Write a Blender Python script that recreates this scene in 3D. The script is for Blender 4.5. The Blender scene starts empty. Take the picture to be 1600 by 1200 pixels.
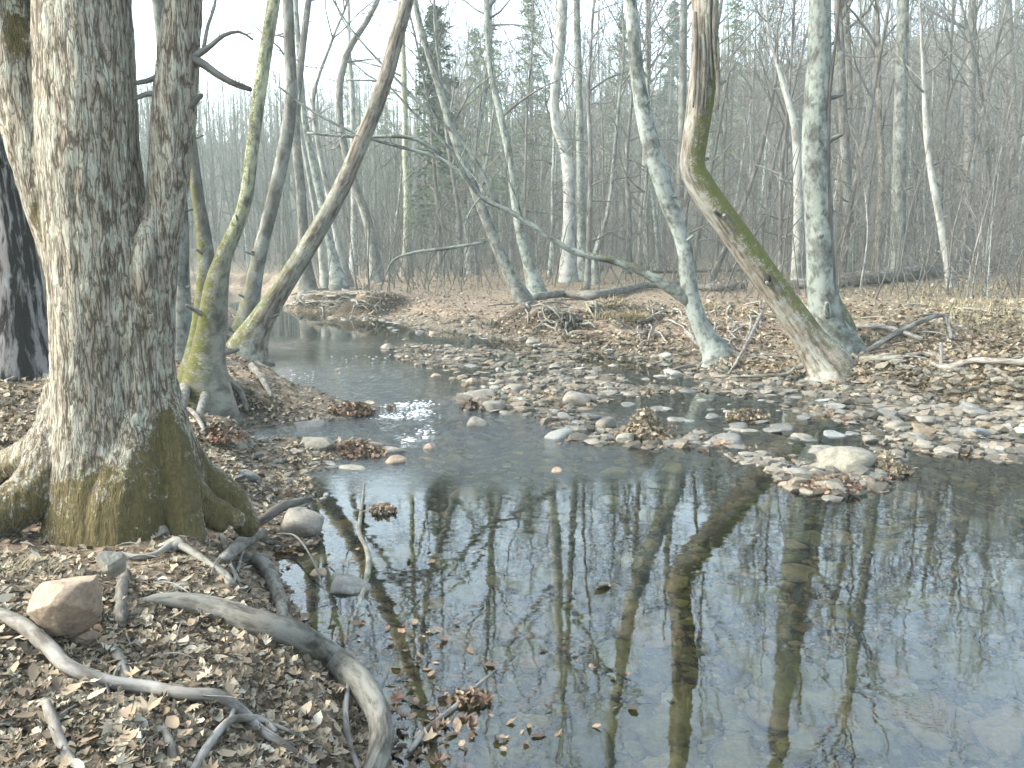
import bpy, math, random
import numpy as np
from math import radians, sin, cos, pi

# ------------------------------------------------------------------ camera, world, sun, exposure
scene = bpy.context.scene
COL = scene.collection
F = 1300.0                      # focal length in photograph pixels (photograph 1600 x 1200)
PITCH = math.atan(200 / F)      # horizon lies at pixel row 400
CZ = 2.2                        # eye height above the water
cam = bpy.data.cameras.new('camera')
cam.sensor_width = 36
cam.lens = F / 1600 * 36
cam.clip_start = 0.05
cam.clip_end = 2000
camo = bpy.data.objects.new('camera', cam)
camo.location = (0, 0, CZ)
camo.rotation_euler = (pi / 2 - PITCH, 0, 0)
COL.objects.link(camo)
scene.camera = camo

SUN_EL, SUN_AZ = radians(33), radians(262)   # azimuth measured clockwise from +Y
w = bpy.data.worlds.new('World')
scene.world = w
w.use_nodes = True
nt = w.node_tree
bg = nt.nodes['Background']
sky = nt.nodes.new('ShaderNodeTexSky')
sky.sky_type = 'NISHITA'
sky.sun_disc = False
sky.sun_elevation = SUN_EL
sky.sun_rotation = SUN_AZ
sky.air_density = 1.0
sky.dust_density = 4.0
sky.ozone_density = 1.0
hs = nt.nodes.new('ShaderNodeHueSaturation')
hs.inputs['Saturation'].default_value = 0.68
nt.links.new(sky.outputs[0], hs.inputs['Color'])
# slight green colour cast multiplied evenly over the whole sky
sky_tint = nt.nodes.new('ShaderNodeMix'); sky_tint.data_type = 'RGBA'; sky_tint.blend_type = 'MULTIPLY'; sky_tint.inputs[0].default_value = 1
sky_tint.inputs[7].default_value = (0.985, 1.01, 0.985, 1)
nt.links.new(hs.outputs[0], sky_tint.inputs[6])
nt.links.new(sky_tint.outputs[2], bg.inputs['Color'])
bg.inputs['Strength'].default_value = 0.15
sl = bpy.data.lights.new('sun', 'SUN')
sl.energy = 0.6
sl.angle = radians(25)
sl.color = (1.0, 0.96, 0.88)
so = bpy.data.objects.new('sun', sl)
so.rotation_euler = (pi / 2 - SUN_EL, 0, -SUN_AZ + pi)
COL.objects.link(so)
scene.view_settings.view_transform = 'Standard'
scene.view_settings.look = 'None'
scene.view_settings.gamma = 1
scene.view_settings.exposure = 2.7
scene.view_settings.use_curve_mapping = False
scene.cycles.use_denoising = True
scene.cycles.max_bounces = 8
scene.cycles.transparent_max_bounces = 12
scene.cycles.volume_bounces = 0
scene.cycles.sample_clamp_indirect = 4

R = random.Random(7)
NR = np.random.default_rng(11)

# ------------------------------------------------------------------ helpers
def raydir(px, py):
    px = np.asarray(px, float); py = np.asarray(py, float)
    a = (px - 800) / F; b = (600 - py) / F
    return np.stack([a, b * sin(PITCH) + cos(PITCH), b * cos(PITCH) - sin(PITCH)], -1)

def PL(px, py, z=0.0):
    d = raydir(px, py); t = (z - CZ) / d[..., 2]
    return d * t[..., None] + np.array([0, 0, CZ])

def DP(px, py, Y):
    d = raydir(px, py); t = Y / d[..., 1]
    return d * np.asarray(t)[..., None] + np.array([0, 0, CZ])

def hash2(i, j, s=0):
    s = int(s * 7) if isinstance(s, float) else int(s)
    n = (i.astype(np.int64) * 374761393 + j.astype(np.int64) * 668265263 + s * 974634777) & 0xffffffff
    n = ((n ^ (n >> 13)) * 1274126177) & 0xffffffff
    return ((n ^ (n >> 16)) & 0xffff) / 65535.0

def vn2(x, y, s=0):
    xi = np.floor(x); yi = np.floor(y); fx = x - xi; fy = y - yi
    fx = fx * fx * (3 - 2 * fx); fy = fy * fy * (3 - 2 * fy)
    xi = xi.astype(np.int64); yi = yi.astype(np.int64)
    a = hash2(xi, yi, s); b = hash2(xi + 1, yi, s); c = hash2(xi, yi + 1, s); d = hash2(xi + 1, yi + 1, s)
    return (a * (1 - fx) + b * fx) * (1 - fy) + (c * (1 - fx) + d * fx) * fy

def fb2(x, y, o=3, s=0):
    v = 0; a = 0.5; t = 0
    for k in range(o):
        v = v + a * vn2(x * 2 ** k, y * 2 ** k, s + k); t += a; a *= 0.5
    return v / t * 2 - 1

def vn3(x, y, z, s=0):
    zi = np.floor(z); f = z - zi; f = f * f * (3 - 2 * f)
    zi = zi.astype(np.int64)
    ox = (zi * 37.13) % 911; oy = (zi * 17.71) % 877; ox2 = ((zi + 1) * 37.13) % 911; oy2 = ((zi + 1) * 17.71) % 877
    return vn2(x + ox, y + oy, s) * (1 - f) + vn2(x + ox2, y + oy2, s) * f

def sstep(a, b, x):
    t = np.clip((x - a) / (b - a), 0, 1); return t * t * (3 - 2 * t)

# ------------------------------------------------------------------ terrain: shorelines and heights
def lp(x, y):
    r = np.maximum(np.hypot(x, y), 0.05)
    return np.stack([np.arctan2(x, y), np.log(r)], -1)

def poly_lp(pix, z=0.0):
    p = PL(np.array([q[0] for q in pix]), np.array([q[1] for q in pix]), z)
    return lp(p[:, 0], p[:, 1])

def sdist(q, poly):
    """signed distance in log-polar space, negative inside"""
    d = np.full(len(q), 1e9); ins = np.zeros(len(q), bool)
    n = len(poly)
    for i in range(n):
        a = poly[i]; b = poly[(i + 1) % n]; e = b - a; w_ = q - a
        t = np.clip((w_ @ e) / (e @ e + 1e-12), 0, 1)
        dd = w_ - t[:, None] * e
        d = np.minimum(d, (dd ** 2).sum(1))
        c = ((a[1] <= q[:, 1]) & (b[1] > q[:, 1])) | ((b[1] <= q[:, 1]) & (a[1] > q[:, 1]))
        xint = a[0] + (q[:, 1] - a[1]) / (b[1] - a[1] + 1e-12) * e[0]
        ins ^= c & (q[:, 0] < xint)
    d = np.sqrt(d)
    return np.where(ins, -d, d)

MAIN = [(640, 2600), (632, 1500), (620, 1300), (612, 1200), (600, 1120), (560, 1060), (505, 1010), (462, 960), (445, 905), (428, 862),
        (500, 850), (502, 815), (478, 790), (503, 765), (484, 742), (520, 730), (560, 712), (600, 702), (575, 688), (530, 692), (490, 684),
        (450, 682), (400, 692), (372, 686), (420, 668), (500, 662), (545, 655), (590, 638), (588, 624), (550, 628), (500, 612),
        (455, 597), (425, 580), (410, 560), (403, 535), (400, 508), (395, 494), (350, 488), (250, 482), (100, 474), (-300, 468),
        (-300, 446), (200, 447), (400, 453), (430, 470), (450, 487), (560, 488), (515, 497), (600, 498), (650, 511), (760, 527),
        (840, 534), (790, 546), (700, 536), (620, 530), (598, 545), (625, 562), (685, 578), (722, 602), (725, 642), (850, 652),
        (885, 690), (985, 696), (1090, 702), (1200, 732), (1225, 760), (1290, 775), (1380, 762), (1425, 704), (1600, 722), (1900, 740),
        (2600, 900), (3600, 1300), (3600, 2600)]
POOLS = [[(895, 560), (930, 552), (1000, 566), (1060, 582), (1000, 592), (930, 580)],
         [(900, 640), (1000, 618), (1080, 606), (1180, 622), (1290, 650), (1390, 688), (1395, 700), (1300, 722), (1200, 712), (1120, 684), (1040, 668), (940, 660)],
         [(1000, 590), (1060, 584), (1120, 600), (1060, 604)]]
BAR = [(600, 522), (840, 533), (900, 545), (1050, 560), (1160, 592), (1300, 596), (1600, 640), (2000, 680), (2000, 742), (1600, 722), (1430, 704), (1290, 776),
       (1200, 732), (1090, 702), (900, 696), (860, 652), (720, 642), (700, 600), (600, 560)]
CTRL = [(100, 1150, .62), (300, 1060, .52), (450, 1120, .34), (560, 1190, .2), (0, 900, .68), (200, 850, .55), (350, 820, .34), (440, 790, .12), (420, 740, .12), (100, 650, .8),
        (0, 600, .9), (-300, 700, .9), (-300, 1100, .8), (330, 600, .5), (300, 650, .5), (400, 640, .22), (330, 720, .34), (450, 710, .08), (550, 700, .05), (520, 640, .12), (200, 460, 1.3), (0, 450, 1.4), (385, 540, .4), (300, 500, .9),
        (300, 430, 1.0), (500, 470, .75), (470, 470, .7), (560, 465, .8), (600, 455, .9), (700, 475, .5), (620, 486, .22), (760, 505, .22), (800, 500, .4), (820, 470, .9), (850, 480, .85), (840, 512, .12), (860, 508, .12), (910, 506, .12), (860, 482, .85), (905, 480, .8),
        (950, 465, 1.0), (950, 500, .5), (1000, 520, .2), (900, 530, .06), (1080, 500, .6), (1100, 545, .25), (1200, 545, .3), (1290, 570, .3), (1290, 520, .6), (1400, 560, .5),
        (1400, 500, .9), (1550, 560, .65), (1500, 630, .2), (1590, 680, .1), (1700, 640, .2), (1300, 620, .08), (1200, 590, .1), (1550, 480, 1.0), (1300, 470, 1.0), (1150, 470, 1.0),
        (800, 430, 1.05), (1000, 430, 1.1), (600, 430, 1.0), (1300, 430, 1.2), (1600, 425, 1.35), (2200, 500, 1.2), (2400, 700, .5), (1000, 412, 1.3), (600, 412, 1.1), (200, 412, 1.2), (1600, 409, 1.6)]
MAIN_LP = poly_lp(MAIN); POOLS_LP = [poly_lp(p) for p in POOLS]; BAR_LP = poly_lp(BAR)
_c = np.array([PL(a, b, z) for a, b, z in CTRL]); CT_LP = lp(_c[:, 0], _c[:, 1]); CT_Z = np.array([c[2] for c in CTRL])
CT_LP = np.vstack([CT_LP, [[pi, 1.0], [2.5, 0.5], [-2.5, 0.5], [-1.6, 0.5], [-1.4, 2.5], [0, -2.0]]]); CT_Z = np.append(CT_Z, [.8, .7, .8, .8, 1.1, .7])

CUTS = [(505, 484, 3.4, 3.0), (850, 512, 1.8, 2.2), (905, 508, 1.6, 1.8), (1010, 512, 1.5, 1.4), (395, 560, 1.0, 1.2)]
def cutbank(x, y):
    o = 0
    for cx, cy, sx, sy in CUTS:
        c = PL(cx, cy, .15); o = np.maximum(o, np.exp(-(((x - c[0]) / sx) ** 2 + ((y - c[1]) / sy) ** 2)))
    return o

def terrain_exact(x, y, full=False):
    x = np.asarray(x, float).ravel(); y = np.asarray(y, float).ravel()
    q = lp(x, y); r = np.exp(q[:, 1])
    qn = q.copy()
    qn[:, 0] += 0.012 * fb2(q[:, 0] * 30, q[:, 1] * 30, 3, 5); qn[:, 1] += 0.02 * fb2(q[:, 0] * 30, q[:, 1] * 30, 3, 9)
    sm = sdist(qn, MAIN_LP) * r
    sp = np.min([sdist(qn, p) for p in POOLS_LP], 0) * r
    sb = sdist(q, BAR_LP) * r
    d2 = ((q[:, None, 0] - CT_LP[None, :, 0]) ** 2 * 1.5 + (q[:, None, 1] - CT_LP[None, :, 1]) ** 2)
    wg = 1 / (d2 + 2e-4) ** 1.8
    H = (wg * CT_Z).sum(1) / wg.sum(1)
    s = np.minimum(sm, sp)
    rise = np.clip(0.25 + 0.055 * r, 0.3, 1.6)
    cut = cutbank(x, y)
    rise = rise * (1 - .72 * np.clip(cut, 0, 1))
    land = H * sstep(-0.1, 1.0, s / rise * 0.9)
    land = np.maximum(land, np.minimum(0.02, s * .2))
    land += 0.05 * fb2(x * 1.1, y * 1.1, 3, 1) * sstep(0.1, 1.5, s) + 0.012 * fb2(x * 7, y * 7, 2, 2) * sstep(0, .3, s)
    bar = sstep(0.15, -0.25, sb)
    barh = -0.012 + 0.085 * fb2(x * 0.9, y * 1.3, 3, 3) + 0.02 * np.clip(s, 0, 2)
    land = land * (1 - bar) + np.minimum(barh, 0.11) * bar
    bed = -np.minimum(0.05 + 0.22 * -sm, 0.30 + 0.10 * fb2(x * .6, y * .6, 2, 4)) + 0.03 * fb2(x * 2.5, y * 2.5, 3, 6)
    bed = np.minimum(bed, -0.012)
    pool = -np.minimum(0.02 + 0.25 * -sp, 0.11) + 0.012 * fb2(x * 4, y * 4, 2, 8)
    h = np.where(sm < 0, bed, np.where(sp < 0, np.minimum(pool, -0.01), land))
    # valley side beyond the flat woods
    hill = sstep(70, 235, r) * (27 + 24 * sstep(-.35, .55, q[:, 0])) + 4 * fb2(x / 60, y / 60, 2, 12) * sstep(80, 200, r)
    hill = np.where(np.abs(q[:, 0]) > 1.6, hill * 0.8, hill)
    h = h + np.maximum(hill, 0)
    if full:
        return h, sm, sp, sb, r
    return h

ANG = np.concatenate([np.linspace(-.8, .8, 420, endpoint=False), np.linspace(.8, 2 * pi - .8, 60, endpoint=False)])
RS = np.concatenate([[.15, .6, 1.1], np.geomspace(1.5, 70, 400), np.geomspace(73, 250, 40)])
_A, _R = np.meshgrid(ANG, RS)
GX = (_R * np.sin(_A)).ravel(); GY = (_R * np.cos(_A)).ravel()
_f = terrain_exact(GX, GY, True)
TG = np.stack([a.reshape(_A.shape) for a in _f[:4]], -1)
TG = np.concatenate([TG, TG[:, :1]], 1); ANGW = np.append(ANG, ANG[0] + 2 * pi); LRS = np.log(RS)

def terrain(x, y, full=False):
    """height (and shore distances) read off the same grid as the ground mesh"""
    x = np.asarray(x, float).ravel(); y = np.asarray(y, float).ravel()
    r = np.maximum(np.hypot(x, y), .151); a = np.arctan2(x, y); a = np.where(a < ANG[0], a + 2 * pi, a)
    j = np.clip(np.searchsorted(ANGW, a, side='right') - 1, 0, len(ANGW) - 2); lr = np.log(r)
    i = np.clip(np.searchsorted(LRS, lr, side='right') - 1, 0, len(RS) - 2)
    u = ((a - ANGW[j]) / (ANGW[j + 1] - ANGW[j]))[:, None]; v = np.clip((r - RS[i]) / (RS[i + 1] - RS[i]), 0, 1)[:, None]
    if full:
        o = (TG[i, j] * (1 - u) + TG[i, j + 1] * u) * (1 - v) + (TG[i + 1, j] * (1 - u) + TG[i + 1, j + 1] * u) * v
        return o[:, 0], o[:, 1], o[:, 2], o[:, 3], r
    T0 = TG[..., 0]; u = u[:, 0]; v = v[:, 0]
    return (T0[i, j] * (1 - u) + T0[i, j + 1] * u) * (1 - v) + (T0[i + 1, j] * (1 - u) + T0[i + 1, j + 1] * u) * v

def hz(x, y):
    return float(terrain([x], [y])[0])

def GR(px, py):
    """point where the sight line through a photograph pixel meets the terrain (vectorised)"""
    px = np.atleast_1d(np.asarray(px, float)); py = np.atleast_1d(np.asarray(py, float))
    d = raydir(px, py)
    ts = np.geomspace(1.2, 120, 64)
    pts = d[:, None, :] * ts[None, :, None] + np.array([0, 0, CZ])
    h = terrain(pts[..., 0], pts[..., 1]).reshape(len(px), -1)
    below = pts[..., 2] <= h
    k = np.where(below.any(1), below.argmax(1), len(ts) - 1); k = np.maximum(k, 1)
    lo = ts[k - 1]; hi = ts[k]
    for _ in range(9):
        m = (lo + hi) / 2
        p = d * m[:, None] + np.array([0, 0, CZ])
        b = p[:, 2] <= terrain(p[:, 0], p[:, 1])
        hi = np.where(b, m, hi); lo = np.where(b, lo, m)
    p = d * hi[:, None] + np.array([0, 0, CZ])
    p[:, 2] = terrain(p[:, 0], p[:, 1])
    return p

def G1(px, py):
    return GR([px], [py])[0]

# ------------------------------------------------------------------ object helpers
def tag(o, label=None, cat=None, group=None, kind=None):
    if label: o['label'] = label
    if cat: o['category'] = cat
    if group: o['group'] = group
    if kind: o['kind'] = kind
    return o

def empty(name, loc, label, cat, group=None):
    o = bpy.data.objects.new(name, None)
    o.empty_display_size = 0.1
    o.location = loc
    COL.objects.link(o)
    return tag(o, label, cat, group)

def link(name, me, parent=None, loc=None, world=False):
    o = bpy.data.objects.new(name, me)
    COL.objects.link(o)
    if loc is not None: o.location = loc
    if parent is not None:
        o.parent = parent
        if world:                      # mesh was built in world coordinates
            o.matrix_parent_inverse.identity()
            o.location = -parent.location
    return o

class MB:
    def __init__(s):
        s.v = []; s.q = []; s.t = []; s.bk = []; s.ms = []; s.n = 0
    def add(s, v, quads=None, tris=None, bk=None, ms=None):
        v = np.asarray(v, float)
        s.v.append(v)
        if quads is not None and len(quads): s.q.append(np.asarray(quads) + s.n)
        if tris is not None and len(tris): s.t.append(np.asarray(tris) + s.n)
        s.bk.append(v if bk is None else bk)
        s.ms.append(np.zeros(len(v)) if ms is None else np.broadcast_to(ms, (len(v),)))
        s.n += len(v)
    def mesh(s, name, mat, origin=None, smooth=True):
        v = np.vstack(s.v)
        if origin is not None: v = v - np.asarray(origin)
        q = np.vstack(s.q) if s.q else np.zeros((0, 4), int)
        t = np.vstack(s.t) if s.t else np.zeros((0, 3), int)
        return rawmesh(name, v, q, t, mat, {'bk': np.vstack(s.bk), 'moss': np.concatenate(s.ms)}, smooth)

def rawmesh(name, v, q, t, mat, attrs=None, smooth=True):
    me = bpy.data.meshes.new(name)
    nq, ntr = len(q), len(t)
    me.vertices.add(len(v)); me.vertices.foreach_set('co', np.ascontiguousarray(v, dtype=np.float32).ravel())
    loops = np.concatenate([np.asarray(q).ravel(), np.asarray(t).ravel()]).astype(np.int32)
    me.loops.add(len(loops)); me.loops.foreach_set('vertex_index', loops)
    me.polygons.add(nq + ntr)
    starts = np.concatenate([np.arange(nq) * 4, nq * 4 + np.arange(ntr) * 3]).astype(np.int32)
    me.polygons.foreach_set('loop_start', starts)
    me.polygons.foreach_set('use_smooth', np.full(nq + ntr, smooth, dtype=bool))
    me.update(calc_edges=True)
    for k, a in (attrs or {}).items():
        a = np.asarray(a, dtype=np.float32)
        if a.ndim == 2:
            at = me.attributes.new(k, 'FLOAT_VECTOR', 'POINT'); at.data.foreach_set('vector', a.ravel())
        else:
            at = me.attributes.new(k, 'FLOAT', 'POINT'); at.data.foreach_set('value', a)
    if mat: me.materials.append(mat)
    return me

def resample(pts, rad, n, extra=None):
    """Catmull-Rom through the given points"""
    pts = np.asarray(pts, float); rad = np.asarray(rad, float)
    A = np.column_stack([pts, rad])
    if extra is not None: A = np.column_stack([A, extra])
    if len(A) < 3:
        t = np.linspace(0, 1, n)[:, None]
        return A[0] * (1 - t) + A[-1] * t
    seg = np.linalg.norm(np.diff(pts, axis=0), axis=1); cum = np.concatenate([[0], np.cumsum(seg)])
    B = np.vstack([2 * A[0] - A[1], A, 2 * A[-1] - A[-2]])
    s = np.linspace(0, cum[-1], n)
    k = np.clip(np.searchsorted(cum, s, side='right') - 1, 0, len(A) - 2)
    u = ((s - cum[k]) / np.maximum(seg[k], 1e-9))[:, None]
    p0, p1, p2, p3 = B[k], B[k + 1], B[k + 2], B[k + 3]
    out = 0.5 * ((2 * p1) + (-p0 + p2) * u + (2 * p0 - 5 * p1 + 4 * p2 - p3) * u ** 2 + (-p0 + 3 * p1 - 3 * p2 + p3) * u ** 3)
    out[:, 3] = np.maximum(out[:, 3], 0.0005)
    return out

def tube(mb, pts, rad, sides=8, moss=None, lump=0.0, seed=0, mossdir=(0, 0, 1), cap=True):
    pts = np.asarray(pts, float); rad = np.asarray(rad, float); n = len(pts)
    tan = np.gradient(pts, axis=0); tan /= np.linalg.norm(tan, axis=1)[:, None] + 1e-9
    ref = np.array([1, 0, 0.]) if abs(tan[0][0]) < 0.8 else np.array([0, 1, 0.])
    # cheap frame: project one reference onto each ring
    u = ref - tan * (tan @ ref)[:, None]
    bad = np.linalg.norm(u, axis=1) < 0.15
    if bad.any():
        ref2 = np.array([0.3, 0.5, 0.8]); u2 = ref2 - tan * (tan @ ref2)[:, None]; u = u2
    u /= np.linalg.norm(u, axis=1)[:, None] + 1e-9
    v = np.cross(tan, u)
    a = np.arange(sides) * 2 * pi / sides
    ca, sa = np.cos(a), np.sin(a)
    nor = u[:, None, :] * ca[None, :, None] + v[:, None, :] * sa[None, :, None]
    L = np.concatenate([[0], np.cumsum(np.linalg.norm(np.diff(pts, axis=0), axis=1))])
    rr = np.repeat(rad[:, None], sides, 1)
    if lump:
        X = (ca * 1.3)[None, :] + L[:, None] * 0 + seed; Z = L[:, None] / (rad.max() * 5 + 1e-6) + (sa * 1.3)[None, :]
        rr = rr * (1 + lump * fb2(X * 1.5, Z * 1.5, 3, seed))
    V = pts[:, None, :] + nor * rr[..., None]
    rm = rad.mean()
    bk = np.stack([np.broadcast_to(rm * ca, (n, sides)) + seed * 1.37, np.broadcast_to(rm * sa, (n, sides)) + seed * .71, np.broadcast_to(L[:, None], (n, sides))], -1)
    i = np.arange(n - 1)[:, None]; j = np.arange(sides)[None, :]; j2 = (j + 1) % sides
    q = np.stack([i * sides + j, i * sides + j2, (i + 1) * sides + j2, (i + 1) * sides + j], -1).reshape(-1, 4)
    ms = np.zeros(n * sides)
    if moss is not None:
        md = np.array(mossdir, float); md /= np.linalg.norm(md)
        ms = (np.asarray(moss)[:, None] * (0.5 + 0.5 * (nor @ md))).ravel()
    Vf = V.reshape(-1, 3); bf = bk.reshape(-1, 3)
    if cap:
        Vf = np.vstack([Vf, pts[-1] + tan[-1] * rad[-1] * 0.6, pts[0] - tan[0] * rad[0] * 0.2]); bf = np.vstack([bf, bf[-1], bf[0]]); ms = np.append(ms, [ms[-1], ms[0]])
        c0 = n * sides; jj = np.arange(sides)
        t = np.concatenate([np.stack([(n - 1) * sides + jj, (n - 1) * sides + (jj + 1) % sides, np.full(sides, c0)], -1),
                            np.stack([(jj + 1) % sides, jj, np.full(sides, c0 + 1)], -1)])
        mb.add(Vf, q, t, bf, ms)
    else:
        mb.add(Vf, q, None, bf, ms)

def grow(mb, pts, rad, t0, n, lenf, levels, rng, rmin=0.006, ang=(30, 60), up=0.12, t1=0.99, wob=0.16, sides=(6, 4, 3), twig=(6, 5)):
    """side branches off a stem, recursively"""
    N = len(pts); L = np.linalg.norm(np.diff(pts, axis=0), axis=1).sum()
    for i in range(n):
        t = t0 + (t1 - t0) * ((i + rng.random()) / n)
        k = min(int(t * (N - 1)), N - 2)
        p = pts[k] + (pts[k + 1] - pts[k]) * (t * (N - 1) - k)
        tn = pts[k + 1] - pts[k]; tn = tn / (np.linalg.norm(tn) + 1e-9)
        rv = np.array([rng.gauss(0, 1), rng.gauss(0, 1), rng.gauss(0, .5)])
        pr = rv - tn * (rv @ tn); pr /= np.linalg.norm(pr) + 1e-9
        an = radians(rng.uniform(*ang))
        d = tn * cos(an) + pr * sin(an)
        ll = lenf * L * (1 - 0.6 * (t - t0) / (1 - t0 + 1e-6)) * rng.uniform(.6, 1.15)
        r0 = max(min(rad[k] * rng.uniform(.35, .6), ll * 0.022), rmin)
        m = 7 if levels >= 3 else (5 if levels == 2 else 4)
        P = [p]
        for s in range(m - 1):
            d = d + np.array([rng.gauss(0, wob), rng.gauss(0, wob), rng.gauss(0, wob) + up]); d /= np.linalg.norm(d)
            P.append(P[-1] + d * ll / (m - 1))
        P = np.array(P); rr = np.linspace(r0, max(r0 * .25, rmin * .7), m)
        tube(mb, P, rr, sides[3 - levels] if levels <= 3 else 6, seed=rng.random() * 9, cap=False)
        if levels > 1:
            grow(mb, P, rr, 0.2, twig[3 - levels] if levels <= 3 else 6, 0.5, levels - 1, rng, rmin, (25, 60), up * .7, wob=wob * 1.1, sides=sides, twig=twig)

# ------------------------------------------------------------------ materials
def newmat(name):
    m = bpy.data.materials.new(name); m.use_nodes = True
    nt = m.node_tree; b = nt.nodes['Principled BSDF']
    b.inputs['Roughness'].default_value = 0.85
    b.inputs['Specular IOR Level'].default_value = 0.3
    return m, nt, b

ALB = 0.47
def dim(c, k=None):
    k = ALB if k is None else k
    return tuple(x * k for x in c)

def ramp(nt, fac, stops, interp='LINEAR'):
    r = nt.nodes.new('ShaderNodeValToRGB'); r.color_ramp.interpolation = interp
    els = r.color_ramp.elements
    while len(els) < len(stops): els.new(0.5)
    for e, (p, c) in zip(els, stops):
        e.position = p; e.color = (c[0], c[1], c[2], 1) if isinstance(c, (tuple, list)) else (c, c, c, 1)
    nt.links.new(fac, r.inputs[0])
    return r.outputs[0]

def noise(nt, vec, scale, detail=4, rough=0.55, dist=0.0):
    n = nt.nodes.new('ShaderNodeTexNoise')
    n.inputs['Scale'].default_value = scale; n.inputs['Detail'].default_value = detail
    n.inputs['Roughness'].default_value = rough; n.inputs['Distortion'].default_value = dist
    if vec is not None: nt.links.new(vec, n.inputs['Vector'])
    return n.outputs['Fac']

def mapping(nt, vec, sc):
    n = nt.nodes.new('ShaderNodeMapping'); n.inputs['Scale'].default_value = sc
    nt.links.new(vec, n.inputs['Vector']); return n.outputs[0]

def mix(nt, fac, a, b, blend='MIX'):
    n = nt.nodes.new('ShaderNodeMix'); n.data_type = 'RGBA'; n.blend_type = blend
    for s, x in ((n.inputs[0], fac), (n.inputs[6], a), (n.inputs[7], b)):
        if isinstance(x, (int, float)): s.default_value = x if s.type == 'VALUE' else (x, x, x, 1)
        elif isinstance(x, tuple): s.default_value = (*x, 1)
        else: nt.links.new(x, s)
    return n.outputs[2]

def mth(nt, op, a, b=None, c=None):
    n = nt.nodes.new('ShaderNodeMath'); n.operation = op
    for s, x in zip(n.inputs, (a, b, c)):
        if x is None: continue
        if isinstance(x, (int, float)): s.default_value = x
        else: nt.links.new(x, s)
    return n.outputs[0]

def attr(nt, name, vec=False):
    n = nt.nodes.new('ShaderNodeAttribute'); n.attribute_name = name
    return n.outputs['Vector'] if vec else n.outputs['Fac']

def bump(nt, bsdf, h, strength, dist):
    n = nt.nodes.new('ShaderNodeBump'); n.inputs['Strength'].default_value = strength; n.inputs['Distance'].default_value = dist
    nt.links.new(h, n.inputs['Height']); nt.links.new(n.outputs[0], bsdf.inputs['Normal']); return n

def bark(name, dark, light, lichen=(0.42, 0.46, 0.38), lich=0.5, scale=14, stretch=0.22, bdist=0.012, mossc=(0.085, 0.095, 0.018), contrast=(0.36, 0.6), var=True, zl=None, ridged=False):
    dark, light, lichen, mossc = dim(dark), dim(light), dim(lichen), dim(mossc, .75)
    m, nt, b = newmat(name)
    bk = attr(nt, 'bk', True)
    v = mapping(nt, bk, (1, 1, stretch))
    n1 = noise(nt, v, scale, 5, .62, .3)
    if ridged:
        a1 = mth(nt, 'ABSOLUTE', mth(nt, 'SUBTRACT', noise(nt, v, scale * .5, 3, .5, .6), .5))
        a2 = mth(nt, 'ABSOLUTE', mth(nt, 'SUBTRACT', noise(nt, v, scale * 1.1, 3, .6, .4), .5))
        rg = mth(nt, 'MULTIPLY', ramp(nt, a1, [(0, 0.0), (.045, .75), (.1, 1.0)]), ramp(nt, a2, [(0, .25), (.04, .9), (.08, 1.0)]))
        n1 = mth(nt, 'ADD', mth(nt, 'MULTIPLY', rg, .55), mth(nt, 'MULTIPLY', n1, .45))
    c = ramp(nt, n1, [(contrast[0], dark), (contrast[1], light)])
    # lichen and weathering blotches
    n2 = noise(nt, mapping(nt, bk, (1, 1, .55)), scale * .28, 5, .65)
    lf = ramp(nt, n2, [(0.62 - lich * .28, 0.0), (0.70 - lich * .25, 1.0)])
    lf = mth(nt, 'MULTIPLY', lf, ramp(nt, n1, [(.36, .25), (.55, .95)]))
    if zl:
        sz = nt.nodes.new('ShaderNodeSeparateXYZ'); nt.links.new(bk, sz.inputs[0])
        lf = mth(nt, 'MULTIPLY', lf, ramp(nt, mth(nt, 'DIVIDE', mth(nt, 'ADD', sz.outputs[2], mth(nt, 'MULTIPLY', n2, 1.5)), 10), [(zl[0], .12), (zl[1], 1.0)]))
    c = mix(nt, lf, c, lichen)
    n4 = noise(nt, bk, 1.3, 3)
    c = mix(nt, 1.0, c, ramp(nt, n4, [(.3, .72), (.7, 1.15)]), 'MULTIPLY')
    n3 = mth(nt, 'ADD', mth(nt, 'MULTIPLY', noise(nt, bk, 9, 5, .7), .5), mth(nt, 'MULTIPLY', noise(nt, bk, 45, 4, .75), .5))
    mf = mth(nt, 'ADD', mth(nt, 'MULTIPLY', attr(nt, 'moss'), .84), mth(nt, 'MULTIPLY', mth(nt, 'SUBTRACT', n3, .5), 2.6))
    mf = ramp(nt, mf, [(.42, 0.0), (.62, 1.0)])
    mc = mix(nt, noise(nt, bk, 30, 3), (mossc[0] * .5, mossc[1] * .5, mossc[2] * .6), (mossc[0] * 1.6, mossc[1] * 1.5, mossc[2] * 1.3))
    c = mix(nt, mf, c, mc)
    if var:
        oi = nt.nodes.new('ShaderNodeObjectInfo')
        c = mix(nt, 1.0, c, ramp(nt, oi.outputs['Random'], [(0, (.7, .68, .66)), (.5, (.95, .97, .95)), (1, (1.15, 1.17, 1.18))]), 'MULTIPLY')
    nt.links.new(c, b.inputs['Base Color'])
    bump(nt, b, mth(nt, 'ADD', n1, mth(nt, 'MULTIPLY', n3, .3)), 0.9, bdist)
    return m

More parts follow.
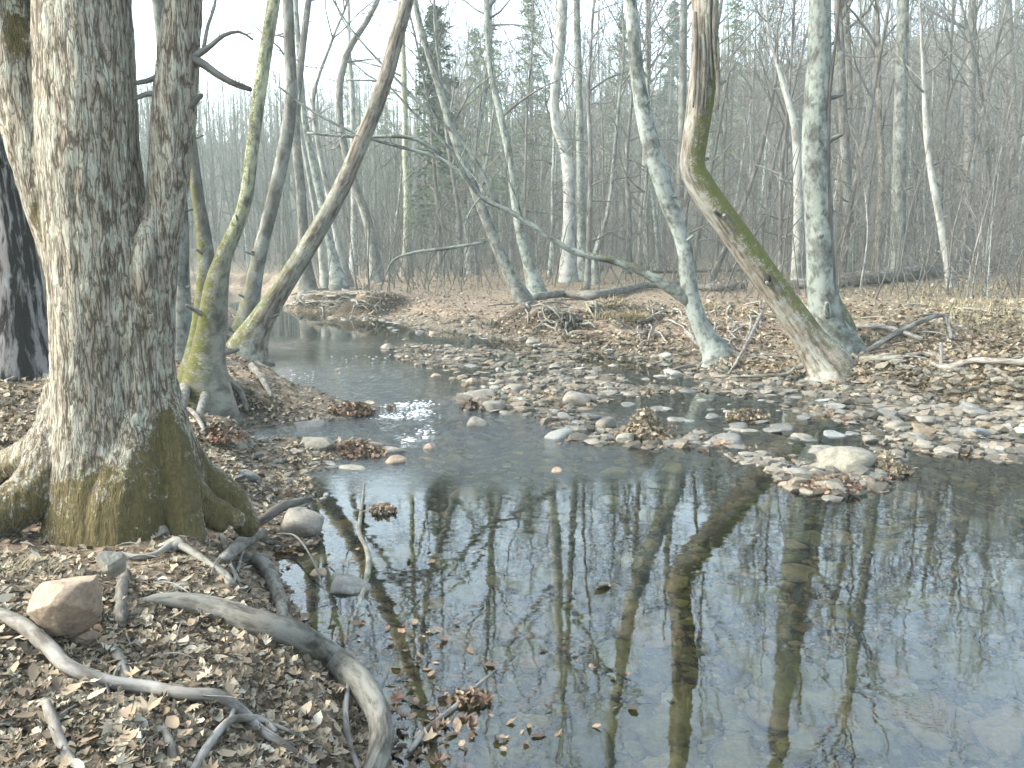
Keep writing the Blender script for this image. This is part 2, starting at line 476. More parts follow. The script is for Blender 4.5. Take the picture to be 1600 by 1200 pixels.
M = {}
M['bark_big'] = bark('bark_ridged_grey', (.15, .12, .085), (.62, .56, .44), (.70, .71, .58), .5, 46, .15, .016, contrast=(.30, .78), ridged=True, mossc=(.105, .09, .036), var=False)
M['bark_scorched'] = bark('bark_black_patched', (.012, .011, .013), (.42, .40, .38), (.55, .55, .56), .12, 22, .1, .03, contrast=(.49, .60), var=False)
M['bark_lichen'] = bark('bark_blue_grey_lichen', (.08, .08, .07), (.26, .28, .26), (.50, .56, .52), .75, 12, .5, .008)
M['bark_yellow'] = bark('bark_yellow_green_lichen', (.13, .12, .10), (.34, .33, .28), (.66, .72, .48), .85, 16, .45, .008, var=False, zl=(.26, .36))
M['bark_brown'] = bark('bark_brown_shaggy', (.11, .09, .07), (.46, .40, .33), (.48, .50, .44), .5, 20, .14, .03, contrast=(.38, .62))
M['bark_grey'] = bark('bark_grey', (.10, .095, .085), (.27, .26, .24), (.40, .42, .39), .5, 11, .3, .01)
M['bark_pale'] = bark('bark_pale', (.20, .19, .17), (.48, .49, .46), (.62, .64, .60), .8, 6, .4, .004)
M['bark_far'] = bark('bark_far', (.09, .08, .075), (.22, .205, .19), (.34, .36, .34), .55, 5, .3, .01)
M['twig'] = bark('twig_bark', (.12, .112, .10), (.29, .275, .25), (.36, .37, .34), .3, 6, .4, .002)
M['root'] = bark('root_bark', (.10, .09, .075), (.34, .32, .27), (.42, .42, .36), .6, 26, .3, .012, var=False)
M['root_pale'] = bark('root_bleached', (.17, .15, .125), (.44, .42, .37), (.55, .54, .50), .4, 24, .3, .006, var=False)
M['log'] = bark('log_weathered', (.08, .07, .06), (.28, .26, .23), (.42, .43, .40), .5, 14, .2, .012)
M['foam'], _n, _b = newmat('foam_white'); _b.inputs['Base Color'].default_value = (.85, .9, .92, 1); _b.inputs['Roughness'].default_value = .5

def leafmat(name, stops, wet=False):
    m, nt, b = newmat(name)
    c = ramp(nt, attr(nt, 'tint'), [(p_, dim(c_, .64)) for p_, c_ in stops])
    geo = nt.nodes.new('ShaderNodeNewGeometry')
    c = mix(nt, 1.0, c, ramp(nt, noise(nt, geo.outputs['Position'], 60, 3), [(.3, .7), (.7, 1.2)]), 'MULTIPLY')
    nt.links.new(c, b.inputs['Base Color'])
    b.inputs['Roughness'].default_value = .45 if wet else .7
    return m
M['leaf'] = leafmat('leaf_dry', [(0, (.10, .078, .052)), (.25, (.21, .165, .108)), (.5, (.33, .272, .18)), (.7, (.41, .35, .245)), (.86, (.47, .43, .325)), (.95, (.38, .265, .15)), (1, (.58, .56, .47))])
M['leaf_wet'] = leafmat('leaf_wet', [(0, (.07, .045, .032)), (.35, (.17, .11, .072)), (.7, (.30, .21, .135)), (.9, (.40, .32, .22)), (1, (.34, .14, .07))], True)
_m, _nt, _b = newmat('leaf_single'); oi = _nt.nodes.new('ShaderNodeObjectInfo')
_c = ramp(_nt, oi.outputs['Random'], [(0, (.09, .068, .048)), (.3, (.20, .15, .098)), (.6, (.30, .235, .152)), (.85, (.38, .32, .225)), (1, (.47, .43, .34))])
tc = _nt.nodes.new('ShaderNodeTexCoord')
_c = mix(_nt, 1.0, _c, ramp(_nt, noise(_nt, tc.outputs['Object'], 40, 4), [(.3, .65), (.7, 1.2)]), 'MULTIPLY')
_nt.links.new(_c, _b.inputs['Base Color']); _b.inputs['Roughness'].default_value = .65; M['leaf_single'] = _m

def stonemat(name, stops, sc=7):
    m, nt, b = newmat(name)
    oi = nt.nodes.new('ShaderNodeObjectInfo'); geo = nt.nodes.new('ShaderNodeNewGeometry'); tc = nt.nodes.new('ShaderNodeTexCoord')
    c = ramp(nt, oi.outputs['Random'], [(p_, dim(c_, .58)) for p_, c_ in stops])
    pos = geo.outputs['Position']
    n1 = noise(nt, pos, sc, 6, .65); n2 = noise(nt, pos, sc * 6, 4, .7)
    c = mix(nt, 1.0, c, ramp(nt, n1, [(.3, (.55, .56, .55)), (.5, (.95, .94, .92)), (.7, (1.3, 1.27, 1.2))]), 'MULTIPLY')
    c = mix(nt, 1.0, c, ramp(nt, n2, [(.35, .75), (.65, 1.15)]), 'MULTIPLY')
    nt.links.new(c, b.inputs['Base Color']); bump(nt, b, mth(nt, 'ADD', n1, mth(nt, 'MULTIPLY', n2, .4)), .7, .02)
    b.inputs['Roughness'].default_value = .75
    return m
M['stone'] = stonemat('stone_dry', [(0, (.17, .18, .17)), (.25, (.26, .265, .25)), (.5, (.34, .32, .28)), (.7, (.31, .29, .25)), (.85, (.30, .33, .33)), (1, (.50, .49, .44))])
M['stone_sunk'] = stonemat('stone_algae', [(0, (.20, .19, .075)), (.3, (.36, .34, .12)), (.6, (.52, .43, .17)), (.8, (.58, .37, .2)), (1, (.66, .58, .33))], 5)
M['stone_orange'] = stonemat('stone_orange', [(0, (.42, .33, .25)), (1, (.42, .33, .25))], 9)
M['stone_cream'] = stonemat('stone_cream', [(0, (.34, .33, .275)), (1, (.34, .33, .275))], 9)

# gravel colours come from a per-stone attribute
_m, _nt, _b = newmat('gravel_mixed')
_c = ramp(_nt, attr(_nt, 'tint'), [(0, (.05, .045, .035)), (.35, (.095, .09, .075)), (.6, (.14, .135, .115)), (.8, (.15, .12, .085)), (1, (.20, .19, .16))])
geo = _nt.nodes.new('ShaderNodeNewGeometry')
_c = mix(_nt, 1.0, _c, ramp(_nt, noise(_nt, geo.outputs['Position'], 30, 4), [(.3, .7), (.7, 1.25)]), 'MULTIPLY')
_nt.links.new(_c, _b.inputs['Base Color']); M['gravel'] = _m

_m, _nt, _b = newmat('gravel_algae')
_c = ramp(_nt, attr(_nt, 'tint'), [(0, (.06, .055, .025)), (.4, (.17, .155, .065)), (.7, (.26, .20, .09)), (.85, (.26, .14, .07)), (1, (.38, .33, .19))])
geo = _nt.nodes.new('ShaderNodeNewGeometry')
_c = mix(_nt, 1.0, _c, ramp(_nt, noise(_nt, geo.outputs['Position'], 30, 4), [(.3, .7), (.7, 1.25)]), 'MULTIPLY')
_nt.links.new(_c, _b.inputs['Base Color']); M['bed_gravel'] = _m

# ground
m, nt, b = newmat('ground_litter')
geo = nt.nodes.new('ShaderNodeNewGeometry'); pos = geo.outputs['Position']
vor = nt.nodes.new('ShaderNodeTexVoronoi'); vor.inputs['Scale'].default_value = 14; nt.links.new(pos, vor.inputs['Vector'])
sep = nt.nodes.new('ShaderNodeSeparateColor'); nt.links.new(vor.outputs['Color'], sep.inputs[0])
leafc = ramp(nt, sep.outputs[0], [(0, (.10, .075, .055)), (.3, (.22, .165, .125)), (.6, (.34, .27, .21)), (.85, (.43, .37, .30)), (1, (.54, .51, .44))])
soil = ramp(nt, noise(nt, pos, 5, 6, .7), [(.3, (.10, .075, .055)), (.7, (.26, .19, .135))])
lit = mix(nt, ramp(nt, noise(nt, pos, 9, 5, .7), [(.38, .35), (.6, 1.0)]), soil, leafc)
big = noise(nt, pos, .45, 5, .6)
lit = mix(nt, 1.0, lit, ramp(nt, big, [(.3, (.78, .74, .72)), (.5, (1, .98, .95)), (.7, (1.15, 1.12, 1.1))]), 'MULTIPLY')
grs = mix(nt, noise(nt, pos, 25, 4, .7), (.12, .105, .06), (.29, .25, .165))
gf = mth(nt, 'MULTIPLY', attr(nt, 'grass'), ramp(nt, noise(nt, pos, 1.2, 6, .75), [(.42, 0.0), (.56, .85)]))
lit = mix(nt, gf, lit, grs)
lit = mix(nt, attr(nt, 'far'), lit, mix(nt, noise(nt, pos, .35, 7, .75), (.05, .048, .04), (.19, .168, .135)))
vg = nt.nodes.new('ShaderNodeTexVoronoi'); vg.inputs['Scale'].default_value = 22; nt.links.new(pos, vg.inputs['Vector'])
sg = nt.nodes.new('ShaderNodeSeparateColor'); nt.links.new(vg.outputs['Color'], sg.inputs[0])
grav = ramp(nt, sg.outputs[0], [(0, (.06, .05, .04)), (.4, (.13, .12, .10)), (.75, (.2, .165, .125)), (1, (.28, .26, .22))])
col = mix(nt, attr(nt, 'gravel'), lit, grav)
vb = nt.nodes.new('ShaderNodeTexVoronoi'); vb.inputs['Scale'].default_value = 6; nt.links.new(pos, vb.inputs['Vector'])
sb_ = nt.nodes.new('ShaderNodeSeparateColor'); nt.links.new(vb.outputs['Color'], sb_.inputs[0])
bedc = ramp(nt, sb_.outputs[0], [(0, (.07, .07, .03)), (.5, (.19, .175, .07)), (1, (.30, .25, .12))])
bedc = mix(nt, 1.0, bedc, ramp(nt, noise(nt, pos, 3, 6, .7), [(.3, .5), (.7, 1.5)]), 'MULTIPLY')
bedc = mix(nt, ramp(nt, vb.outputs['Distance'], [(.3, 0.0), (.6, .8)]), bedc, (.02, .018, .012))
col = mix(nt, attr(nt, 'bed'), col, bedc)
# bare soil on steep banks, and undercut shade painted dark into the ground colour
col = mix(nt, attr(nt, 'earth_shade'), col, mix(nt, noise(nt, pos, 14, 5, .7), (.025, .017, .012), (.11, .08, .055)))
col = mix(nt, 1.0, col, (.62, .61, .57), 'MULTIPLY')
nt.links.new(col, b.inputs['Base Color'])
bump(nt, b, mth(nt, 'ADD', mth(nt, 'MULTIPLY', vor.outputs['Distance'], 1.0), noise(nt, pos, 18, 5, .7)), .9, .05)
M['ground'] = m

# water
m = bpy.data.materials.new('water_clear'); m.use_nodes = True; nt = m.node_tree
nt.nodes.remove(nt.nodes['Principled BSDF']); out = nt.nodes['Material Output']
geo = nt.nodes.new('ShaderNodeNewGeometry'); pos = geo.outputs['Position']
rip = attr(nt, 'rip')
h1 = noise(nt, mapping(nt, pos, (1, 1.6, 1)), 3.2, 1, .4, .4)
h2 = noise(nt, mapping(nt, pos, (.8, 2.0, 1)), 15, 1, .5, .5)
h3 = noise(nt, mapping(nt, pos, (.8, 2.2, 1)), 7, 6, .68, .8)
hh = mth(nt, 'ADD', mth(nt, 'MULTIPLY', h1, .0011), mth(nt, 'MULTIPLY', h2, .00013))
hh = mth(nt, 'ADD', hh, mth(nt, 'MULTIPLY', mth(nt, 'MULTIPLY', h3, rip), .045))
bp = nt.nodes.new('ShaderNodeBump'); bp.inputs['Strength'].default_value = 1; bp.inputs['Distance'].default_value = 1.0
nt.links.new(hh, bp.inputs['Height'])
fr = nt.nodes.new('ShaderNodeFresnel'); fr.inputs['IOR'].default_value = 1.85; nt.links.new(bp.outputs[0], fr.inputs['Normal'])
gl = nt.nodes.new('ShaderNodeBsdfGlossy'); gl.inputs['Roughness'].default_value = 0.006; nt.links.new(bp.outputs[0], gl.inputs['Normal'])
gl.inputs['Color'].default_value = (.97, 1, 1, 1)
tr = nt.nodes.new('ShaderNodeBsdfTransparent'); tr.inputs['Color'].default_value = (.90, .91, .77, 1)
ms = nt.nodes.new('ShaderNodeMixShader')
nt.links.new(fr.outputs[0], ms.inputs[0]); nt.links.new(tr.outputs[0], ms.inputs[1]); nt.links.new(gl.outputs[0], ms.inputs[2])
nt.links.new(ms.outputs[0], out.inputs['Surface'])
M['water'] = m

def flatmat(name, a, b_, sc=8):
    m, nt, b = newmat(name)
    geo = nt.nodes.new('ShaderNodeNewGeometry')
    nt.links.new(mix(nt, noise(nt, geo.outputs['Position'], sc, 4, .7), a, b_), b.inputs['Base Color'])
    return m
M['needle_dark'] = flatmat('needles_dark', (.02, .04, .018), (.07, .11, .05), 2)
M['needle_light'] = flatmat('needles_light', (.07, .12, .04), (.19, .25, .10), 1.5)
M['grass'] = flatmat('grass_dry', (.13, .12, .07), (.28, .25, .165), 12)
M['grass_brown'] = flatmat('grass_brown', (.18, .14, .08), (.42, .36, .22), 12)

# ------------------------------------------------------------------ ground and water
def logpolar_grid(angs, rs):
    A, Rr = np.meshgrid(angs, rs)
    x = (Rr * np.sin(A)).ravel(); y = (Rr * np.cos(A)).ravel()
    na, nr = len(angs), len(rs)
    i = np.arange(nr - 1)[:, None]; j = np.arange(na)[None, :]; j2 = (j + 1) % na
    q = np.stack([i * na + j, i * na + j2, (i + 1) * na + j2, (i + 1) * na + j], -1).reshape(-1, 4)
    return x, y, q
ang, rs = ANG, RS
x, y, q = logpolar_grid(ang, rs)
h, sm, sp_, sb, r = [f_.ravel() for f_ in _f]
s = np.minimum(sm, sp_)
hs2 = h.reshape(len(rs), len(ang))
gry = np.gradient(hs2, axis=0) / np.gradient(rs)[:, None]
steep = np.abs(gry).ravel(); far = sstep(55, 110, r)
gravel = np.clip(sstep(.25, -.1, sb) + sstep(1.2, .1, s / (0.5 + .04 * r)) * (x > -4) * (h < .25), 0, 1) * sstep(-.02, 0.0, h) * (y > 7)
bedw = sstep(0.0, -0.02, h)
grass = sstep(.5, .9, h) * (sstep(1, 6, x) * sstep(12, 20, y) + .5 * sstep(30, 40, y) + .7 * sstep(3.5, 2, r) * 0 + 0.4 * (x < -2) * (y < 9))
earth_shade = np.clip(sstep(.28, .55, steep) * sstep(.02, .1, h) * (r > 8) * (r < 70) + sstep(.25, .6, cutbank(x, y)) * sstep(.03, .12, h) * sstep(.8, .5, h), 0, 1)  # steep bare soil, plus a painted shade mask at the undercut spots
me = rawmesh('ground', np.column_stack([x, y, h]), q, np.zeros((0, 3), int), M['ground'], {'gravel': gravel, 'bed': bedw, 'grass': np.clip(grass, 0, 1) * (1 - far), 'far': far, 'earth_shade': earth_shade})
tag(link('ground', me), kind='structure', label='leaf covered creek banks, stony creek bed and wooded valley floor')

ang = np.linspace(-1.1, 1.1, 280); rs = np.geomspace(1.0, 95, 280)
A, Rr = np.meshgrid(ang, rs); x = (Rr * np.sin(A)).ravel(); y = (Rr * np.cos(A)).ravel()
na, nr = len(ang), len(rs); i = np.arange(nr - 1)[:, None]; j = np.arange(na - 1)[None, :]
q = np.stack([i * na + j, i * na + j + 1, (i + 1) * na + j + 1, (i + 1) * na + j], -1).reshape(-1, 4)
def blob(cx, cy, sx, sy, x, y):
    c = PL(cx, cy); d = math.hypot(c[0], c[1]); return np.exp(-(((x - c[0]) / sx) ** 2 + ((y - c[1]) / sy) ** 2))
rp = blob(640, 650, 1.6, 2.0, x, y) * .9 + blob(500, 590, 2.2, 2.2, x, y) * .5 + blob(720, 680, 2.4, 1.5, x, y) * .55 + blob(470, 540, 3, 2, x, y) * .25
rp = np.clip(rp - .03, 0, 1) * (.6 + .4 * fb2(x * 1.5, y * 1.5, 2, 31)) + .0004
z = .022 * rp * fb2(x * 3.2, y * 6, 3, 33)
me = rawmesh('water', np.column_stack([x, y, z]), q, np.zeros((0, 3), int), M['water'], {'rip': rp})
tag(link('water', me), kind='structure', label='clear shallow creek water with a small riffle')

# ------------------------------------------------------------------ where things stand, in words
def between(px, marks):
    for (a, la), (b_, lb) in zip(marks[:-1], marks[1:]):
        if a <= px < b_: return 'between %s and %s' % (la, lb)
    return ('left of ' + marks[0][1]) if px < marks[0][0] else ('right of ' + marks[-1][1])
WOOD = [(190, 'the huge tree'), (430, 'the lichen stem'), (545, 'the white sycamore'), (636, 'the mottled trunk'), (705, 'the dark conifer'), (790, 'the leaning grey tree'), (885, 'the kinked pale trunk'), (1020, 'the lichen tree'), (1110, 'the shaggy trunk'),
        (1280, 'the mossy upright tree'), (1404, 'the straight grey tree'), (1470, 'the slim pale tree'), (1580, 'the right edge')]
SHORE = [(600, 'the open stream'), (740, 'the long tan slab'), (880, 'the wide flat rock'), (1010, 'the big leaf heap'), (1145, 'the stony point'), (1290, 'the right spit'), (1430, 'the right pool'), (1600, 'the right edge')]

# ------------------------------------------------------------------ stones
import bmesh
def stone_mesh(name, seed, mat, sub=3, flat=0.5, ang=1.0):
    bm = bmesh.new(); bmesh.ops.create_icosphere(bm, subdivisions=sub, radius=1)
    v = np.array([vv.co[:] for vv in bm.verts])
    rng = np.random.default_rng(seed)
    # cut with random planes for angular faces
    for k in range(14):
        n = rng.normal(size=3); n /= np.linalg.norm(n); dlim = rng.uniform(.48, .82)
        dd = v @ n; over = np.maximum(dd - dlim, 0); v = v - np.outer(over * .92 * ang, n)
    nn = vn3(v[:, 0] * 2 + seed, v[:, 1] * 2, v[:, 2] * 2 + 5, seed) - .5
    v = v * (1 + .16 * nn[:, None])
    v[:, 2] *= flat; v[:, 1] *= rng.uniform(.6, .95)
    v /= np.abs(v[:, 0]).max()
    for vv, c in zip(bm.verts, v): vv.co = c
    me = bpy.data.meshes.new(name); bm.to_mesh(me); bm.free()
    for p in me.polygons: p.use_smooth = True
    me.materials.append(mat)
    return me
ST = [stone_mesh('stone', k, M['stone'], 3, [.30, .42, .55, .25][k % 4]) for k in range(12)]
SU = [stone_mesh('sunk', 40 + k, M['stone_sunk'], 3, [.25, .35][k % 2]) for k in range(8)]

def slab_mesh(name, seed, mat, dims, cuts=16):
    rng = np.random.default_rng(seed); bm = bmesh.new(); bmesh.ops.create_icosphere(bm, subdivisions=5, radius=1.25)
    v = np.array([q_.co[:] for q_ in bm.verts]); d = np.array(dims)
    for k in range(cuts):
        n = rng.normal(size=3) * [1, .8, 1]; n /= np.linalg.norm(n); lim = rng.uniform(.62, .9)
        over = np.maximum(v @ n - lim, 0); v = v - np.outer(over * .97, n)
    v = v * (1 + .10 * (vn3(v[:, 0] * 1.6, v[:, 1] * 1.6, v[:, 2] * 1.6, seed) - .5)[:, None] + .05 * (vn3(v[:, 0] * 7, v[:, 1] * 7, v[:, 2] * 11, seed) - .5)[:, None])
    v = v * d
    for q_, c in zip(bm.verts, v): q_.co = c
    me = bpy.data.meshes.new(name); bm.to_mesh(me); bm.free()
    for p in me.polygons: p.use_smooth = True
    me.materials.append(mat); return me

def place_stone(name, px, py, w, me, label, group=None, sink=.3, hh=None, rot=None, cat='stone', p=None, tilt=.15):
    """stone whose base is seen at pixel px,py and which spans w pixels"""
    if p is None: p = G1(px, py)
    d = np.linalg.norm(p - np.array([0, 0, CZ])); rad = w / 2 / F * d
    o = bpy.data.objects.new(name, me); COL.objects.link(o)
    sz = hh if hh else 1
    o.scale = (rad, rad, rad * sz)
    zext = rad * sz * max(abs(v.co.z) for v in me.vertices[:60])
    o.rotation_euler = (R.uniform(-tilt, tilt), R.uniform(-tilt, tilt), R.uniform(0, 6.28) if rot is None else rot)
    zb = p[2]
    if zb < 0 and sink is not None and 'sunken' not in name: zb = max(zb, -zext * .5)
    o.location = (p[0], p[1] + rad * .3, zb + zext * (1 - 2 * sink) if sink is not None else zb)
    return tag(o, label, cat, group)

hand = [
 ('boulder', 112, 990, 112, 'stone_orange', 'large orange tan rock half buried in leaves on the near bank', 1.5),
 ('stone', 172, 893, 46, 'stone_cream', 'small cream knobbly rock just behind the large orange rock', 1.9),
 ('stone', 128, 1005, 46, 'stone_orange', 'yellowish rock chunk leaning against the foot of the large orange rock', 1.2),
 ('stone', 245, 838, 40, 'stone_cream', 'rounded mossy stone lodged under the mossy base of the big tree', 1.8),
 ('stone', 268, 860, 48, 'stone', 'pale flat stone in the leaves just below the big tree base', 1.0),
 ('stone', 283, 921, 26, 'stone_cream', 'small cream flat stone among leaves above the thick curved root', 1.0),
 ('stone', 468, 836, 74, 'stone', 'dark grey smooth rock at the water edge under the broken stick', 1.3),
 ('stone', 386, 748, 38, 'stone', 'pale grey stone on the leaves right of the big tree', 1.3),
 ('stone', 372, 704, 30, 'stone_cream', 'small tan oval stone in the little side pool', 1.2),
 ('stone', 478, 678, 58, 'stone', 'flat grey green rock at the edge of the side pool', 1.0),
 ('stone', 497, 702, 60, 'stone_cream', 'domed pale tan rock on the leafy spit', 1.5),
 ('stone', 618, 742, 44, 'stone_orange', 'brownish oval rock alone in the stream below the riffle', 1.1),
 ('stone', 672, 722, 24, 'stone_orange', 'small orange rock poking out of the stream below the riffle', 1.5),
 ('stone', 745, 692, 38, 'stone', 'pointed grey rock in mid stream with leaves on top', 1.5),
 ('stone', 772, 640, 40, 'stone', 'rounded grey rock beside a leaf cluster in mid stream', 1.5),
 ('stone', 872, 693, 66, 'stone', 'wide flat grey rock in the stream left of the big leaf pile', 1.1),
 ('stone', 745, 622, 62, 'stone', 'long flat tan slab at the left edge of the gravel bar', .7),
 ('stone', 805, 612, 46, 'stone', 'flat grey slab just right of the long tan slab', 1.0),
 ('stone', 681, 596, 22, 'stone_orange', 'small pinkish rock in the stream left of the gravel bar', 1.4),
 ('stone', 738, 599, 20, 'stone_orange', 'small tan pointed rock between the stream and gravel bar', 1.3),
 ('stone', 900, 634, 50, 'stone', 'wedge shaped grey green rock on the gravel bar', 1.2),
 ('stone', 925, 656, 34, 'stone', 'pale angular rock left of the big leaf pile', 1.2),
 ('stone', 945, 668, 42, 'stone', 'grey angular rock touching the left side of the leaf pile', 1.3),
 ('stone', 978, 690, 34, 'stone_cream', 'cream rock under the front of the leaf pile', 1.2),
 ('stone', 1140, 695, 60, 'stone', 'large grey flat rock on the stony point in mid picture', 1.0),
 ('stone', 1172, 688, 30, 'stone_cream', 'cream slab on the stony point in mid picture', .8),
 ('stone', 1257, 697, 36, 'stone_cream', 'long pale stone alone in the right hand pool', .8),
 ('stone', 1330, 735, 84, 'stone_cream', 'big pale flat rock on the right hand spit', .9),
 ('stone', 1218, 730, 28, 'stone', 'grey green stone at the water edge left of the right spit', 1.2),
 ('stone', 1400, 672, 36, 'stone', 'grey triangular stone at the far edge of the right pool', 1.3),
 ('stone', 1440, 690, 34, 'stone', 'blue grey flat stone at the shore right of the right pool', 1.0),
 ('stone', 1228, 762, 24, 'stone_orange', 'small tan lump of rock with leaves at the front of the right spit', 1.4),
 ('stone', 870, 786, 24, 'stone_orange', 'small orange brown rock in the calm pool', 1.5),
 ('stone', 498, 918, 30, 'stone_orange', 'rusty stone at the near edge surrounded by wet leaves', 1.3),
 ('stone', 545, 950, 66, 'stone', 'pale greenish rock barely breaking the near pool surface', .9),
 ('stone', 610, 716, 50, 'stone', 'grey green flat rock barely breaking the stream surface', .7),
 ('stone', 550, 748, 46, 'stone_cream', 'pale flat rock in the shallows below the leafy spit', .6),
 ('stone', 605, 545, 20, 'stone_cream', 'pale stone at the upstream tip of the gravel bar', 1.2),
 ('stone', 678, 533, 22, 'stone_orange', 'tan stone with a dark front at the back of the gravel bar', 1.3),
 ('stone', 1040, 560, 24, 'stone', 'bluish dark stone at the foot of the leaning lichen tree', 1.2),
 ('sunken_rock', 1420, 885, 80, 'stone_cream', 'pale broad rock just under the calm water on the right', .8),
]
MM = {}
def rock_at(px, py, dims, rot, mat, seed, label):
    p = DP(px, py, G1(px, py + 55)[1]); o = bpy.data.objects.new('boulder', slab_mesh('boulder', seed, mat, dims)); COL.objects.link(o)
    o.location = p; o.rotation_euler = rot; return tag(o, label, 'stone')
rock_at(112, 952, (.175, .11, .15), (.1, -.55, .2), M['stone_orange'], 5, 'large orange tan rock half buried in leaves on the near bank')
rock_at(172, 884, (.062, .05, .062), (.2, .3, .4), M['stone_cream'], 9, 'small cream knobbly rock just behind the large orange rock')
for k, (nm, px, py, wd, mt, lab, hf) in enumerate(hand[2:]):
    key = (mt, k % 7)
    if key not in MM: MM[key] = stone_mesh('stone', 90 + k, M[mt], 4 if k < 3 else 3, .45, 1.0 if k < 3 else .8)
    place_stone(nm, px, py, wd, MM[key], lab, sink=.28 if k < 5 else .33, hh=hf, rot=R.uniform(-.3, .3), tilt=.25 if k < 3 else .1)

def in_poly_pix(poly, px, py):
    ins = False; n = len(poly)
    for i in range(n):
        x1, y1 = poly[i]; x2, y2 = poly[(i + 1) % n]
        if (y1 > py) != (y2 > py) and px < (x2 - x1) * (py - y1) / (y2 - y1 + 1e-9) + x1: ins = not ins
    return ins
pts = []
while len(pts) < 258:
    px = R.uniform(590, 1620); py = R.uniform(524, 775)
    if not in_poly_pix(BAR, px, py): continue
    pts.append((px, py))
P = GR([a for a, _ in pts], [b for _, b in pts])
order = sorted(range(len(pts)), key=lambda k: -pts[k][1])
for k in order:
    px, py = pts[k]
    wd = (7 + 34 * R.random() ** 1.8) * (0.55 + (py - 500) / 240)
    lab = ('stone on the far half of the gravel bar in mid stream' if px < 1000 and py < 590 else
           'stone on the near left edge of the gravel bar' if px < 1000 else
           'stone on the stony shore under the right trees' if py < 640 else 'stone along the edge of the right pool')
    lab = ('broad ' if wd > 22 else 'small ' if wd < 12 else 'middling ') + 'bar stone, ' + ('far side' if py < 580 else 'middle' if py < 650 else 'near side') + ', ' + between(px, SHORE)
    place_stone('stone', px, py, wd, ST[k % 12], lab, group='stones of the gravel bar', sink=.3, p=P[k], hh=R.uniform(.55, 1.0))
# far gravel point and left shore
for (n_, x0, x1, y0, y1, wm, lab, grp) in ((26, 515, 640, 494, 512, 14, 'pale stone on the distant gravel point upstream', 'stones of the upstream gravel point'),
                               (34, 290, 520, 690, 800, 30, 'grey stone in the leaves along the left shore', 'stones of the left shore')):
    a = [R.uniform(x0, x1) for _ in range(n_)]; b = [R.uniform(y0, y1) for _ in range(n_)]
    P = GR(a, b)
    for k in range(n_):
        wd = R.uniform(.35, 1) * wm
        place_stone('stone', a[k], b[k], wd, ST[(k * 5) % 12], ('larger ' if wd > .7 * wm else 'small ') + lab + (', upper part' if b[k] < (y0 + y1) / 2 else ', lower part') + (' by the water' if a[k] > x0 + (x1 - x0) * .6 else ''), group=grp, sink=.35, p=P[k], hh=R.uniform(.7, 1.2))

# cobbles lying on the creek bed
cand = []
while len(cand) < 300:
    px = R.uniform(440, 1640); py = 660 + 560 * R.random() ** 0.85
    if in_poly_pix(MAIN, px, py): cand.append((px, py))
P = GR([a for a, _ in cand], [b for _, b in cand])
for k, (px, py) in enumerate(cand):
    wd = (22 + 60 * R.random() ** 1.6) * (0.5 + (py - 600) / 500)
    if P[k][2] > -.05 or wd / 2 / F * P[k][1] * .5 > -P[k][2]: continue
    side = 'under the bright sky reflections on the right' if px > 1150 else ('below the riffle in mid stream' if py < 850 else 'on the bed of the near pool')
    place_stone('sunken_cobble', px, py, wd, SU[k % 8], ('large' if wd > 60 else 'small' if wd < 32 else 'flat') + ' olive cobble ' + side + ', ' + ('upper' if py < 850 else 'middle' if py < 1020 else 'lower') + (' left' if px < 760 else ' centre' if px < 1150 else ' right') + ' of the pool', group='cobbles on the creek bed', sink=.25, p=P[k], hh=R.uniform(.7, 1.0), cat='cobble')

# loose gravel, far too many to count
def scatter_mesh(name, mat, tv, tf, pos, scale, rot, tint, smooth=False, quads=False):
    """copies of one template as one mesh; rot is n x 3 x 3"""
    n = len(pos); m = len(tv)
    V = np.einsum('nij,mj->nmi', rot, tv) * np.asarray(scale).reshape(n, 1, -1) + pos[:, None, :]
    Fc = (np.asarray(tf)[None] + (np.arange(n) * m)[:, None, None]).reshape(-1, np.asarray(tf).shape[1])
    z3 = np.zeros((0, 3), int); z4 = np.zeros((0, 4), int)
    return V.reshape(-1, 3), Fc, np.repeat(tint, m)
def rotz(a):
    c, s = np.cos(a), np.sin(a); o = np.zeros_like(c); l = np.ones_like(c)
    return np.stack([np.stack([c, -s, o], -1), np.stack([s, c, o], -1), np.stack([o, o, l], -1)], 1)
def roty(a):
    c, s = np.cos(a), np.sin(a); o = np.zeros_like(c); l = np.ones_like(c)
    return np.stack([np.stack([c, o, s], -1), np.stack([o, l, o], -1), np.stack([-s, o, c], -1)], 1)
def rotx(a):
    c, s = np.cos(a), np.sin(a); o = np.zeros_like(c); l = np.ones_like(c)
    return np.stack([np.stack([l, o, o], -1), np.stack([o, c, -s], -1), np.stack([o, s, c], -1)], 1)

